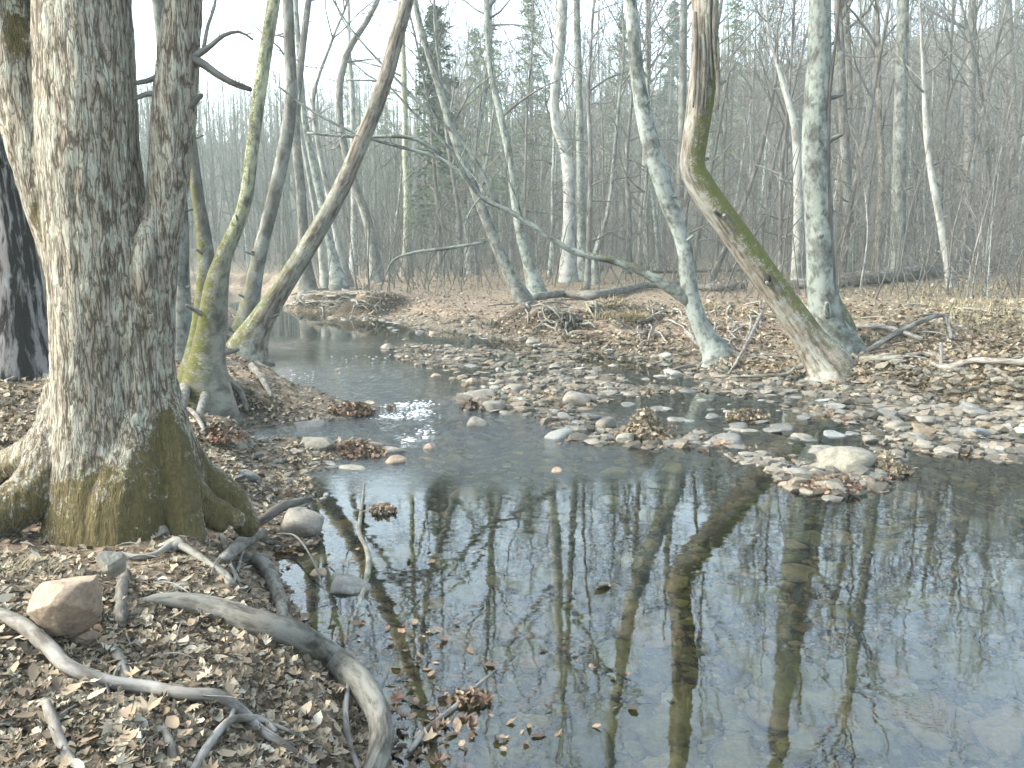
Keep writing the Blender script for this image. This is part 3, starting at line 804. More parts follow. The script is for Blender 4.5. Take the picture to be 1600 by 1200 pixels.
def ico(sub, seed, flat):
    bm = bmesh.new(); bmesh.ops.create_icosphere(bm, subdivisions=sub, radius=1)
    v = np.array([q.co[:] for q in bm.verts]); f = np.array([[q.index for q in p.verts] for p in bm.faces]); bm.free()
    rg = np.random.default_rng(seed); v = v * (1 + rg.uniform(-.22, .22, (len(v), 1))); v[:, 2] *= flat
    return v, f
def scatter_area(n, x0, x1, y0, y1, pw=1.0):
    """even in solid angle over part of the view, so density falls off with distance"""
    px = NR.uniform(x0, x1, n); py = y0 + (y1 - y0) * NR.random(n) ** pw
    return GR(px, py), px, py
def gravel_obj(name, n, box, keep, size, label, sub=1):
    Ps, px, py = scatter_area(n, *box)
    hh_, sm_, sp2, sb2, r_ = terrain(Ps[:, 0], Ps[:, 1], True)
    k = keep(Ps, hh_, sm_, sp2, sb2, px, py); Ps = Ps[k]; r_ = r_[k]
    VV, FF, TT = [], [], []; off = 0
    for t in range(3):
        idx = np.arange(len(Ps)) % 3 == t
        tv, tf = ico(sub, 60 + t, .45)
        n_ = idx.sum(); sc = (size[0] + (size[1] - size[0]) * NR.random(n_) ** 2.5)[:, None] * NR.uniform(.7, 1.3, (n_, 3))
        rot = rotz(NR.uniform(0, 6.28, n_)) @ rotx(NR.normal(0, .25, n_))
        pp = Ps[idx].copy(); pp[:, 2] += sc[:, 2] * .15
        V, Fc, tt = scatter_mesh('', None, tv, tf, pp, sc, rot, NR.random(n_))
        VV.append(V); FF.append(Fc + off); TT.append(tt); off += len(V)
    me = rawmesh(name, np.vstack(VV), np.zeros((0, 4), int), np.vstack(FF), M['gravel'], {'tint': np.concatenate(TT)}, False)
    tag(link(name, me), label, kind='stuff')
gravel_obj('gravel', 13500, (560, 1900, 492, 790), lambda P_, h_, a, b_, c, px, py: ((c < .1) | ((a < 1.6) & (h_ < .3))) & (h_ > -.12) & (py < 785), (.02, .12), 'loose gravel and cobbles of the bar and right shore')
gravel_obj('pebbles', 2500, (280, 640, 640, 860), lambda P_, h_, a, b_, c, px, py: (h_ > -.15) & (h_ < .22), (.008, .035), 'pebbles along the left shore')
gravel_obj('bed_gravel', 9000, (420, 1800, 600, 1230), lambda P_, h_, a, b_, c, px, py: (h_ < -.02), (.012, .06), 'small stones of the creek bed under water')
bpy.data.objects['bed_gravel'].data.materials[0] = M['bed_gravel']

# ------------------------------------------------------------------ leaves
def leaf_template(kind):
    if kind == 0:      # pointed oval, folded
        o = [(-1, 0), (-.5, .42), (.15, .5), (.7, .28), (1.15, 0), (.7, -.28), (.15, -.5), (-.5, -.42)]
    elif kind == 1:    # lobed
        o = [(-1, .05), (-.55, .2), (-.5, .6), (-.15, .3), (.1, .75), (.3, .3), (.65, .5), (1.1, 0), (.65, -.5), (.3, -.3), (.1, -.75), (-.15, -.3), (-.5, -.6), (-.55, -.2)]
    else:
        o = [(-.8, .1), (-.2, .55), (.5, .4), (.75, -.1), (.2, -.5), (-.5, -.4)]
    v = np.array([(a, b_, 0) for a, b_ in o] + [(0, 0, 0)], float)
    n = len(o); f = np.array([(i, (i + 1) % n, n) for i in range(n)])
    v[:, 2] = .45 * np.abs(v[:, 1]) ** 1.3 + .22 * v[:, 0] ** 2 + np.where(np.arange(n + 1) % 2 == 0, .06, -.05)
    return v, f
def leaves_obj(name, Ps, size, label, mat='leaf', tilt=.5, lift=.01, seed=1, stand=.12):
    VV, FF, TT = [], [], []; off = 0; n = len(Ps)
    for t in range(3):
        idx = np.arange(n) % 3 == t; n_ = idx.sum()
        tv, tf = leaf_template(t)
        s_ = (size[0] + (size[1] - size[0]) * NR.random(n_) ** 1.5)[:, None] * NR.uniform(.7, 1.3, (n_, 3)); s_[:, 2] *= NR.uniform(-1, 2.2, n_)
        # scaling before rotation keeps the curl
        tvs = tv[None] * s_[:, None, :]
        rot = rotz(NR.uniform(0, 6.28, n_)) @ rotx(NR.normal(0, tilt, n_)) @ roty(NR.normal(0, tilt, n_))
        V = np.einsum('nij,nmj->nmi', rot, tvs) + (Ps[idx] + np.array([0, 0, 1]) * (lift + NR.uniform(0, size[1] * .35, (n_, 1))))[:, None, :]
        m = len(tv)
        VV.append(V.reshape(-1, 3)); FF.append((tf[None] + (np.arange(n_) * m)[:, None, None]).reshape(-1, 3) + off); TT.append(np.repeat(NR.random(n_), m)); off += n_ * m
    me = rawmesh(name, np.vstack(VV), np.zeros((0, 4), int), np.vstack(FF), M[mat], {'tint': np.concatenate(TT)}, False)
    return me
Ps, px, py = scatter_area(19000, -250, 640, 700, 1330)
hh_, sm_, _, _, _ = terrain(Ps[:, 0], Ps[:, 1], True)
k = (hh_ > .015) & ~((px < 260) & (py < 860) & (NR.random(len(px)) < .5)) ; Ps = Ps[k]
tag(link('leaf_litter', leaves_obj('leaf_litter', Ps, (.010, .038), '', lift=.001, tilt=.42)), 'dry brown fallen leaves covering the near left bank', kind='stuff')
Ps, px, py = scatter_area(13000, -200, 640, 470, 780)
hh_, sm_, _, _, _ = terrain(Ps[:, 0], Ps[:, 1], True)
k = (hh_ > .01); Ps = Ps[k]
tag(link('leaf_litter', leaves_obj('leaf_litter', Ps, (.025, .05), '')), 'dry leaves under the trees along the left bank', kind='stuff')
Ps, px, py = scatter_area(21000, 560, 1900, 432, 640)
hh_, sm_, _, sb2, r_ = terrain(Ps[:, 0], Ps[:, 1], True)
k = (hh_ > .12) | ((hh_ > .02) & (NR.random(len(px)) < .25)); Ps = Ps[k]
tag(link('leaf_litter', leaves_obj('leaf_litter', Ps, (.04, .085), '')), 'fallen leaves on the bank and forest floor across the creek', kind='stuff')
# wet leaves sunk at the near edge and along the bars
Ps, px, py = scatter_area(7000, 420, 1000, 860, 1230)
hh_, sm_, _, _, _ = terrain(Ps[:, 0], Ps[:, 1], True)
k = (sm_ < .0) & (sm_ > -1.4) & (NR.random(len(px)) < np.exp(sm_ * 2.4)); Ps = Ps[k]; top = (NR.random(len(Ps)) < .18) & (fb2(Ps[:, 0] * 3, Ps[:, 1] * 3, 2, 71) > 0); Ps[:, 2] = np.where(top, -.012, Ps[:, 2])
tag(link('sunken_leaves', leaves_obj('sunken_leaves', Ps, (.02, .045), '', 'leaf_wet', .25)), 'wet reddish leaves sunk along the near edge of the creek', kind='stuff')
Ps, px, py = scatter_area(2600, 560, 1700, 540, 790)
hh_, sm_, sp2, sb2, r_ = terrain(Ps[:, 0], Ps[:, 1], True)
k = (np.abs(np.minimum(sm_, sp2)) < .3) & (hh_ > -.06); Ps = Ps[k]; Ps[:, 2] = np.maximum(Ps[:, 2], .0)
tag(link('stranded_leaves', leaves_obj('stranded_leaves', Ps, (.025, .055), '', 'leaf_wet', .5)), 'damp leaves stranded along the water line of the bar', kind='stuff')

# single leaves nearest to the viewer
LV = []
for t in range(6):
    tv, tf = leaf_template(t % 2)
    tv = tv.copy(); rg = np.random.default_rng(t); tv[:, 2] *= [1, 1.6, .5, 2.0, .8, -1][t]; tv += rg.normal(0, .03, tv.shape)
    LV.append(rawmesh('leaf', tv, np.zeros((0, 4), int), tf, M['leaf_single']))
nl = 0
a = NR.uniform(-20, 600, 460); b_ = 850 + 370 * NR.random(460) ** .7
P = GR(a, b_)
for k in range(460):
    if P[k][2] < .03 or nl >= 285: continue
    o = bpy.data.objects.new('fallen_leaf', LV[k % 6]); COL.objects.link(o)
    s = R.uniform(.022, .046); o.scale = (s, s, s)
    o.rotation_euler = (R.gauss(0, .35), R.gauss(0, .35), R.uniform(0, 6.28)); o.location = (P[k][0], P[k][1], P[k][2] + .028)
    tag(o, 'curled dry leaf ' + ('beside the orange rock' if a[k] < 200 and b_[k] < 1020 else 'below the long thin root' if b_[k] > 1110 else 'under the huge tree' if b_[k] < 930 else 'between the thick root and long thin root' if a[k] < 440 else 'on the water side of the thick root'), 'leaf', 'fallen leaves on the near bank'); nl += 1
for px, py, wd, lab in ((233, 1122, 42, 'large pale buff leaf right of centre below the long thin root'), (205, 1135, 36, 'large pale leaf lying flat just left of the buff one'),
                    (525, 1098, 34, 'big tan leaf standing inside the bend of the thick root'), (940, 985, 30, 'orange leaf lying in the calm pool'), (668, 1182, 34, 'pale buff leaf caught on the stick in the near water'),
                    (528, 602, 10, 'single bright orange red leaf floating on the upstream water')):
    p = G1(px, py); d = np.linalg.norm(p - np.array([0, 0, CZ])); s = wd / 2 / F * d
    o = bpy.data.objects.new('fallen_leaf', LV[1] if py > 1000 else LV[0]); COL.objects.link(o); o.scale = (s, s, s)
    o.rotation_euler = (-.35, .2, R.uniform(0, 6)); o.location = (p[0], p[1], max(p[2], 0) + .04 if p[2] > 0 else .006)
    tag(o, lab, 'leaf')

# heaps of leaves caught on stones
def leaf_pile(px, py, wd, hgt, n, label, mat='leaf', size=(.03, .06), yd=.7):
    p = G1(px, py); p[2] = max(p[2], 0)
    d = np.linalg.norm(p - np.array([0, 0, CZ])); rx = wd / 2 / F * d; rz = hgt / F * d
    t = NR.uniform(0, 6.28, n); rr = np.sqrt(NR.random(n)); x = rr * np.cos(t); y = rr * np.sin(t)
    wob_ = 1 + .55 * fb2(np.cos(t) * 1.3 + px, np.sin(t) * 1.3 + py, 2, 5); x = x * wob_; y = y * wob_
    z = (1 - rr) * (.3 + .7 * NR.random(n)) * np.clip(.75 + .9 * fb2(x * 2 + px, y * 2, 2, 3), .15, 1.5)
    Ps = np.column_stack([x * rx, y * rx * yd, z * rz])
    o = link('leaf_pile', leaves_obj('leaf_pile', Ps, size, '', mat, .9, .0), loc=(p[0], p[1] + rx * yd * .6, p[2] + .01))
    return tag(o, label, 'leaf pile')
leaf_pile(1010, 690, 84, 52, 620, 'big heap of dry tan leaves caught on stones in mid stream')
leaf_pile(545, 648, 84, 22, 420, 'long spit of brown leaves reaching into the riffle', 'leaf_wet', (.03, .05))
leaf_pile(556, 715, 100, 22, 420, 'low heap of wet leaves on the spit below the domed tan rock', 'leaf_wet', (.025, .045))
leaf_pile(1168, 668, 64, 16, 220, 'low leaf heap in the right pool beside the stony point')
leaf_pile(1390, 745, 70, 36, 330, 'mound of grey brown leaves on the right hand spit', 'leaf', (.025, .045))
leaf_pile(1300, 765, 110, 14, 330, 'low band of damp leaves along the front of the right spit', 'leaf_wet', (.025, .045))
leaf_pile(738, 640, 36, 14, 110, 'rusty leaf cluster against the rounded mid stream rock', 'leaf_wet', (.03, .05))
leaf_pile(600, 832, 50, 14, 90, 'strip of brown leaves caught on the lichen covered twig', 'leaf_wet', (.018, .035))
leaf_pile(330, 690, 90, 20, 330, 'loose bank of russet leaves behind the big tree', 'leaf_wet', (.03, .05))
leaf_pile(612, 650, 14, 10, 30, 'little reddish leaf clump on a stone left of the riffle foam', 'leaf_wet', (.02, .04))
leaf_pile(735, 1140, 70, 8, 90, 'red brown leaves gathered on the stick in the near water', 'leaf_wet', (.015, .03))

# ------------------------------------------------------------------ foam at the riffle
mb = MB()
tv, tf = ico(1, 3, .35)
for (cx, cy, sx, sy, n) in ((632, 634, 16, 3, 22), (655, 646, 12, 4, 22), (618, 651, 14, 3, 18), (664, 632, 8, 3, 10), (640, 688, 6, 3, 8), (665, 676, 10, 5, 8), (800, 636, 8, 2, 5), (590, 560, 40, 4, 8), (470, 585, 30, 6, 6)):
    for k in range(n * 4):
        p = PL(cx + R.gauss(0, sx), cy + R.gauss(0, sy)); s = R.uniform(.005, .017)
        mb.add(tv * np.array([s * R.uniform(1, 2.6), s, s * .6]) + p + [0, 0, .006], None, tf)
tag(link('foam', mb.mesh('foam', M['foam'])), 'white flecks of foam in the riffle', kind='stuff')

# ------------------------------------------------------------------ the big foreground tree
def remeshed(mb, mat, origin, voxel, disp):
    me = mb.mesh('tmp', None, origin)
    o = bpy.data.objects.new('tmp', me); COL.objects.link(o)
    rm = o.modifiers.new('r', 'REMESH'); rm.mode = 'VOXEL'; rm.voxel_size = voxel; rm.use_smooth_shade = True
    sm_ = o.modifiers.new('s', 'SMOOTH'); sm_.factor = .5; sm_.iterations = 3
    dg = bpy.context.evaluated_depsgraph_get(); ev = o.evaluated_get(dg)
    out = bpy.data.meshes.new_from_object(ev); bpy.data.objects.remove(o); bpy.data.meshes.remove(me)
    n = len(out.vertices); co = np.empty(n * 3, np.float32); out.vertices.foreach_get('co', co); co = co.reshape(-1, 3).astype(float)
    no = np.empty(n * 3, np.float32); out.vertices.foreach_get('normal', no); no = no.reshape(-1, 3)
    d, ms_ = disp(co, no)
    co2 = co + no * d[:, None]
    out.vertices.foreach_set('co', co2.astype(np.float32).ravel())
    a = out.attributes.new('bk', 'FLOAT_VECTOR', 'POINT'); a.data.foreach_set('vector', co.astype(np.float32).ravel())
    a = out.attributes.new('moss', 'FLOAT', 'POINT'); a.data.foreach_set('value', ms_.astype(np.float32))
    for k in list(out.materials): pass
    out.materials.clear(); out.materials.append(mat)
    for p in out.polygons: p.material_index = 0
    out.update()
    return out

def stem(mb, path, Y, sides=14, n=30, lump=.06, seed=1, sink=.15, moss=None, mossdir=(0, 0, 1)):
    """path of (px, py, width px[, depth offset]); Y depth in metres"""
    pts = np.array([DP(a[0], a[1], Y + (a[3] if len(a) > 3 else 0)) for a in path])
    dist = np.linalg.norm(pts - np.array([0, 0, CZ]), axis=1)
    rad = np.array([a[2] for a in path]) / 2 / F * dist
    A = resample(pts, rad, n)
    mo = None
    if moss is not None: mo = np.interp(np.linspace(0, 1, n), np.linspace(0, 1, len(moss)), moss)
    tube(mb, A[:, :3], A[:, 3], sides, mo, lump, seed, mossdir)
    return A[:, :3], A[:, 3]

base = G1(190, 838); Y0 = base[1] + .25
mb = MB()
# main bole and its three stems
stem(mb, [(175, 870, 180), (178, 800, 170), (166, 700, 140), (154, 560, 120), (146, 400, 118), (138, 250, 126), (132, 100, 124), (128, 0, 116), (128, -100, 112), (130, -260, 105)], Y0, 20)
stem(mb, [(190, 860, 140, -.05), (215, 790, 130, -.05), (228, 680, 90, -.02), (212, 520, 90), (182, 400, 96), (170, 250, 84), (166, 100, 74), (162, 0, 68), (160, -100, 66), (158, -260, 60)], Y0 + .04, 16)
stem(mb, [(240, 860, 90, -.02), (244, 740, 80), (242, 600, 56), (245, 470, 52), (253, 360, 52), (263, 280, 58), (273, 150, 57), (284, 20, 48), (292, -60, 46), (305, -280, 42)], Y0 + .03, 14)
stem(mb, [(124, 600, 44), (112, 450, 56), (80, 300, 72), (42, 150, 84), (8, 20, 78), (-20, -80, 74), (-70, -240, 66)], Y0 + .05, 14)
stem(mb, [(232, 500, 60, 0), (228, 420, 40, -.08), (229, 365, 28, -.08), (230, 345, 16, -.05), (230, 330, 6, 0)], Y0, 8)
# buttress roots
def R3(path, n=14, sides=10, off=0):
    return stem(mb, path, Y0, sides, n, .08, R.random() * 9)
R3([(125, 560, 44, .04), (116, 640, 72, .02), (95, 720, 88, -.05), (50, 775, 66, -.2), (-30, 815, 56, -.35), (-120, 840, 40, -.4)])
R3([(110, 600, 60, .1), (80, 690, 60, .35), (20, 728, 44, .6), (-60, 750, 36, .8)])
R3([(222, 560, 40, .02), (218, 640, 66, -.03), (208, 720, 92, -.10), (198, 785, 108, -.17), (192, 850, 104, -.22), (186, 890, 96, -.24)])
R3([(250, 540, 24, .06), (256, 640, 44, .03), (270, 730, 60, -.03), (285, 810, 50, -.1), (300, 850, 40, -.15), (312, 885, 24, -.2)])
R3([(256, 580, 30, .14), (268, 680, 60, .16), (308, 752, 62, .3), (350, 775, 52, .35), (375, 800, 40, .35), (390, 830, 30, .3)])
R3([(262, 670, 26, .1), (280, 740, 46, .1), (320, 790, 36, .1), (352, 800, 24, .1), (375, 815, 18, .1)])
R3([(258, 700, 22, .02), (272, 772, 38, 0), (318, 806, 22, .05), (350, 822, 14, .05)])
origin = np.array([base[0], base[1] + .2, base[2] - .05])
def disp_big(co, no):
    x, y, z = (co + origin).T
    d = .018 * (vn3(x * 5, y * 5, z * 1.6, 3) - .5) + .012 * (1 - 2 * np.abs(vn3(x * 26, y * 26, z * 5.2, 5) * 2 - 1)) * .5
    d += .005 * (vn3(x * 60, y * 60, z * 16, 8) - .5)
    g = origin[2]
    n1 = vn3(x * 3, y * 3, z * 2.2, 11)
    low = sstep(g + .95, g + .10, z) * (.46 + .85 * n1)
    right = .85 * sstep(origin[0] + .05, origin[0] + .3, x) * sstep(g + 1.9, g + .4, z) * n1 * 1.4
    pat = .75 * np.exp(-(((x - (origin[0] - .42)) / .07) ** 2 + ((z - (g + 1.95)) / .22) ** 2)) + .9 * np.exp(-(((x - (origin[0] - .46)) / .07) ** 2 + ((z - (g + 2.95)) / .28) ** 2))
    mo = np.clip(low + right + pat, 0, 1.05) * (.72 + .5 * vn3(x * 7, y * 7, z * 5, 21)) * (.75 + .25 * no[:, 1] * -1)
    d += .006 * (mo > .45)
    return d, mo
T = empty('large_tree', origin, 'huge multi stemmed tree with grey ridged bark and mossy base on the near left bank', 'tree')
me = remeshed(mb, M['bark_big'], origin, .0115, disp_big)
link('trunk', me, T)
# crown above the frame and the side branches seen in the gap
def polyline(path, Y, n=12):
    pts = np.array([DP(a[0], a[1], Y + (a[3] if len(a) > 3 else 0)) for a in path]); dist = np.linalg.norm(pts - np.array([0, 0, CZ]), axis=1)
    A = resample(pts, np.array([a[2] for a in path]) / 2 / F * dist, n); return A[:, :3], A[:, 3]
crng = random.Random(5)
for (px, py, wd, dx, dy, hh_) in ((135, -250, 104, .2, .6, 12), (305, -270, 41, 1.6, .5, 9), (-70, -235, 66, -2.5, -.5, 10)):
    mb = MB(); p = DP(px, py, Y0); r0 = wd / 2 / F * np.linalg.norm(p - [0, 0, CZ])
    top = p + np.array([dx, dy, hh_]); mid = (p + top) / 2 + np.array([.2, .1, 0])
    A = resample([p - [0, 0, .1], mid, top], [r0, r0 * .6, r0 * .15], 16); tube(mb, A[:, :3], A[:, 3], 9, seed=px)
    grow(mb, A[:, :3], A[:, 3], .25, 13, .42, 3, crng, .006)
    link('crown', mb.mesh('crown', M['twig'], origin), T)
for path in ([(300, 92, 15), (318, 100, 12), (340, 116, 10.5), (365, 130, 9), (392, 140, 7)],
             [(300, 90, 12), (325, 75, 8), (350, 55, 6), (375, 50, 4), (395, 62, 3)], [(318, 78, 6), (325, 40, 5), (335, 10, 4), (342, -40, 3)],
             [(250, 118, 8), (232, 126, 7), (212, 130, 6)], [(248, 146, 9), (228, 148, 7), (206, 156, 6)], [(310, 72, 5), (305, 55, 4), (300, 40, 3)],
             [(290, 175, 12), (305, 158, 9), (316, 148, 6)]):
    mb = MB(); P_, r_ = polyline(path, Y0, 10); tube(mb, P_, r_, 7, seed=3, lump=.1)
    if len(path) > 3: grow(mb, P_, r_, .35, 6, .35, 1, crng, .0025, up=.05)
    link('branch', mb.mesh('branch', M['bark_grey'], origin), T)

# ------------------------------------------------------------------ trees along the creek, each drawn stem by stem
def path_tree(name, label, stems, mat, base=None, Y=None, ext=8, grown=9, seed=1, roots=0, crownmat='twig', moss=None, mossdir=(0, 0, 1), group=None, rmin=.008,
              sides=12, rootmat=None, lev=3, lenf=.33, low=0, wf=.66, cat='tree'):
    rng = random.Random(seed)
    b = G1(*(base or stems[0][0][:2]))
    Yb = b[1] if Y is None else Y
    T = empty(name, b, label, cat, group)
    mt = M[mat]
    tmb = MB(); cmb = MB()
    for si, st in enumerate(stems):
        pts = np.array([DP(a[0], a[1], Yb + (a[3] if len(a) > 3 else 0)) for a in st])
        dist = np.linalg.norm(pts - np.array([0, 0, CZ]), axis=1)
        rad = np.array([a[2] for a in st]) / 2 / F * dist * np.interp(np.arange(len(st)), [0, 1, 2], [1 + (wf - 1) * .3, 1 + (wf - 1) * .7, wf])
        if si == 0:     # flare into the soil
            pts = np.vstack([pts[0] + [0, 0, -.35], pts]); rad = np.concatenate([[rad[0] * 1.5], rad]); rad[1] *= 1.2
        e = ext if not isinstance(ext, (list, tuple)) else ext[si]
        if e > 0:
            d = pts[-1] - pts[-2]; d /= np.linalg.norm(d)
            d2 = d * .5 + np.array([0, 0, .8]); d2 /= np.linalg.norm(d2)
            pts = np.vstack([pts, pts[-1] + d * e * .35, pts[-1] + d * e * .35 + d2 * e * .65 + [rng.gauss(0, .3), rng.gauss(0, .3), 0]])
            rad = np.concatenate([rad, [rad[-1] * .72, max(rad[-1] * .15, .012)]])
        n = 14 + 4 * len(pts)
        A = resample(pts, rad, n)
        mo = None
        if moss is not None and si < len(moss) and moss[si] is not None: mo = np.interp(np.linspace(0, 1, n), np.linspace(0, 1, len(moss[si])), moss[si])
        md = mossdir[si] if isinstance(mossdir, list) else mossdir
        tube(tmb, A[:, :3], A[:, 3], sides, mo, .09, rng.random() * 9, md)
        if e > 0:
            Lall = np.linalg.norm(np.diff(A[:, :3], axis=0), axis=1).sum(); t0 = max(.25, 1 - (e * 1.15) / Lall)
            grow(cmb, A[:, :3], A[:, 3], t0, grown, lenf, lev, rng, rmin)
            if low: grow(cmb, A[:, :3], A[:, 3], .3, low, .16, 2, rng, rmin, (50, 85), .03)
    for k in range(5 if Yb < 30 else 2):
        st_ = stems[0]; i_ = rng.randint(1, len(st_) - 2); a_ = st_[i_]
        p_ = DP(a_[0], a_[1], Yb + (a_[3] if len(a_) > 3 else 0)); r_ = a_[2] * wf / 2 / F * np.linalg.norm(p_ - [0, 0, CZ]); az = rng.uniform(pi * .9, 2.1 * pi)
        d_ = np.array([cos(az), sin(az), rng.uniform(.1, .7)]); d_ /= np.linalg.norm(d_); L_ = r_ * rng.uniform(1.15, 2.6)
        tube(tmb, [p_ + d_ * r_ * .5, p_ + d_ * r_ * .95, p_ + d_ * L_], [r_ * .32, r_ * .2, r_ * .13], 6, lump=.2, seed=k + .5)
    link('trunk', tmb.mesh('trunk', mt, b), T)
    if cmb.n: link('crown', cmb.mesh('crown', M[crownmat], b), T)
    for k in range(roots):
        az = rng.uniform(0, 6.28) if roots > 4 else rng.uniform(pi, 2 * pi)
        Lr = rng.uniform(.7, 1.8) * (1 + Yb * .02); P_ = []; q = b.copy(); d = az; m = 8
        for s_ in range(m):
            P_.append([q[0], q[1], hz(q[0], q[1]) + (.10 if s_ < 2 else .015 + .03 * rng.random())]); d += rng.gauss(0, .3)
            q = q + np.array([cos(d), sin(d), 0]) * Lr / m
        P_[0][2] += .15
        rr = np.linspace(1, .2, m) * rng.uniform(.03, .07) * (1 + Yb * .015)
        A = resample(P_, rr, 16); rmb = MB(); tube(rmb, A[:, :3], A[:, 3], 7, None, .15, rng.random() * 9)
        link('root', rmb.mesh('root', M[rootmat or 'root'], b), T)
    return T, b, Yb

path_tree('scorched_tree', 'thick tree with black and white patched bark at the left edge of the picture',
          [[(32, 588, 110), (28, 500, 96), (20, 380, 84), (5, 280, 78), (-14, 180, 74), (-30, 80, 70), (-45, -60, 66), (-55, -250, 60)]], 'bark_scorched', seed=2, ext=9, sides=16, roots=4, rmin=.006)
path_tree('slender_tree', 'slim brown tree squeezed between the scorched tree and the huge tree',
          [[(74, 560, 26), (68, 450, 24), (60, 330, 22), (45, 200, 20), (30, 50, 18)]], 'bark_brown', seed=3, ext=8, Y=12.5)
path_tree('mossy_forked_tree', 'forked tree on the left bank with yellow green lichen stem and mossy foot',
          [[(322, 628, 80), (325, 560, 68), (333, 500, 62), (338, 450, 52), (350, 400, 36), (372, 350, 30), (386, 300, 28), (398, 200, 28), (412, 100, 28), (428, 0, 26), (440, -100, 24), (450, -250, 22)]],
          'bark_yellow', seed=4, ext=6, roots=0, moss=[[.9, .85, .6, .75, .6, 0, 0, 0, 0, 0]], mossdir=(-.8, -.3, .3), sides=16, grown=7)
path_tree('grey_tree', 'brownish grey stem rising left of the lichen stem on the left bank',
          [[(305, 615, 62), (312, 540, 48), (320, 460, 40), (322, 400, 36), (310, 310, 26), (298, 220, 24), (285, 120, 22), (270, 0, 20)]], 'bark_grey', seed=5, ext=7, roots=3, moss=[[.8, .75, .4, .3, 0, 0]], mossdir=(-.7, -.4, .2), grown=6)
path_tree('smooth_grey_tree', 'blue grey trunk half hidden behind the huge tree',
          [[(286, 560, 34), (284, 450, 32), (282, 330, 30), (270, 200, 26), (255, 60, 30), (240, -80, 26)]], 'bark_lichen', seed=6, ext=7, Y=13.5, grown=6)
path_tree('leaning_creek_tree', 'brown trunk leaning right over the creek from the left bank',
          [[(385, 548, 62), (405, 505, 52), (440, 450, 46), (490, 370, 42), (530, 300, 38), (565, 220, 36), (600, 130, 34), (622, 50, 32), (640, -20, 30), (660, -150, 28), (676, -300, 24)]],
          'bark_brown', seed=7, ext=5, roots=3, moss=[[.85, .6, .35, .2, 0, 0, 0]], mossdir=(-.6, -.3, .8), sides=14, grown=8)
path_tree('upright_creek_tree', 'upright brown grey stem crossing behind the leaning trunk on the left bank',
          [[(382, 530, 44), (392, 470, 36), (405, 400, 32), (425, 320, 30), (445, 230, 30), (455, 150, 26), (452, 60, 24), (448, -40, 22), (445, -200, 20)]],
          'bark_grey', seed=8, ext=7, roots=2, moss=[[.7, .3, 0, 0]], mossdir=(-.6, -.4, .3), grown=8)
for i, (nm, lab, st, mt, ex) in enumerate([
    ('far_bank_tree', 'pale trunk on the root covered bank across the upstream water', [[(530, 452, 30), (520, 400, 20), (505, 330, 18), (488, 250, 16), (475, 180, 14), (468, 90, 12), (460, -20, 11)]], 'bark_lichen', 10),
    ('far_bank_tree', 'brown grey trunk left of the pale one on the root covered bank', [[(482, 458, 30), (476, 400, 24), (470, 300, 22), (462, 200, 20), (470, 100, 16), (482, 0, 14)]], 'bark_grey', 10),
    ('white_sycamore', 'thin white stemmed tree leaning left behind the root covered bank', [[(508, 450, 14), (500, 380, 11), (490, 320, 10), (478, 250, 10), (468, 190, 9), (462, 120, 8), (455, 20, 7)]], 'bark_pale', 8),
    ('white_sycamore', 'bright white upright stem crossing behind the leaning creek trunk', [[(552, 430, 14), (553, 340, 12), (552, 250, 12), (550, 150, 11), (546, 90, 9), (545, 20, 7)]], 'bark_pale', 8),
    ('white_sycamore', 'white stem leaning left behind the pale trunk of the far bank', [[(545, 448, 18), (528, 380, 13), (512, 300, 12), (498, 230, 11), (490, 150, 9), (520, 60, 6)]], 'bark_pale', 7),
    ('mottled_tree', 'mottled yellowish straight trunk at the forest edge left of centre', [[(636, 432, 22), (636, 360, 15), (634, 280, 14), (632, 180, 12), (630, 80, 11), (628, -40, 10)]], 'bark_yellow', 12),
    ('grey_forest_tree', 'dark curved trunk reaching to the sky right of the lichen stem', [[(590, 440, 24), (575, 350, 20), (545, 260, 18), (530, 170, 16), (540, 90, 14), (575, 30, 12), (600, -20, 10)]], 'bark_grey', 7)]):
    path_tree(nm, lab, st, mt, seed=20 + i, ext=ex, rmin=.011, lev=3, grown=8, sides=10, low=4, roots=3 if i < 2 else 0, rootmat='root_pale')
path_tree('leaning_grey_tree', 'slim grey lichen spotted tree leaning left from the undercut bank',
          [[(822, 476, 30), (800, 435, 26), (778, 390, 25), (755, 330, 23), (735, 280, 22), (712, 220, 20), (690, 150, 17), (668, 80, 14), (650, 10, 12), (640, -80, 11)]], 'bark_lichen', seed=30, ext=7, grown=8, rmin=.009, roots=3, rootmat='root_pale', low=5)
path_tree('twin_grey_tree', 'grey tree growing beside the leaning one on the undercut bank',
          [[(840, 462, 32), (828, 420, 24), (812, 360, 22), (803, 300, 20), (795, 240, 18), (780, 170, 16), (765, 100, 13), (760, 0, 11)]], 'bark_lichen', seed=31, ext=8, grown=8, rmin=.009, roots=2, rootmat='root_pale', low=4)
path_tree('bent_pale_tree', 'pale trunk with a kink halfway up behind the undercut bank',
          [[(888, 440, 30), (888, 380, 27), (890, 320, 28), (885, 240, 26), (868, 190, 22), (868, 130, 22), (876, 60, 24), (880, -40, 22)]], 'bark_pale', seed=32, ext=10, grown=9, rmin=.011)
path_tree('grey_forest_tree', 'straight grey trunk just right of the kinked pale trunk', [[(912, 435, 20), (908, 350, 18), (906, 200, 17), (902, 50, 15), (900, -60, 13)]], 'bark_lichen', seed=33, ext=11, rmin=.012)
path_tree('grey_forest_tree', 'lichen covered slim tree left of the gravel bank grass clump', [[(932, 445, 14), (930, 400, 13), (950, 330, 9), (960, 240, 8), (968, 150, 7)]], 'bark_lichen', seed=34, ext=6, rmin=.01, low=6)
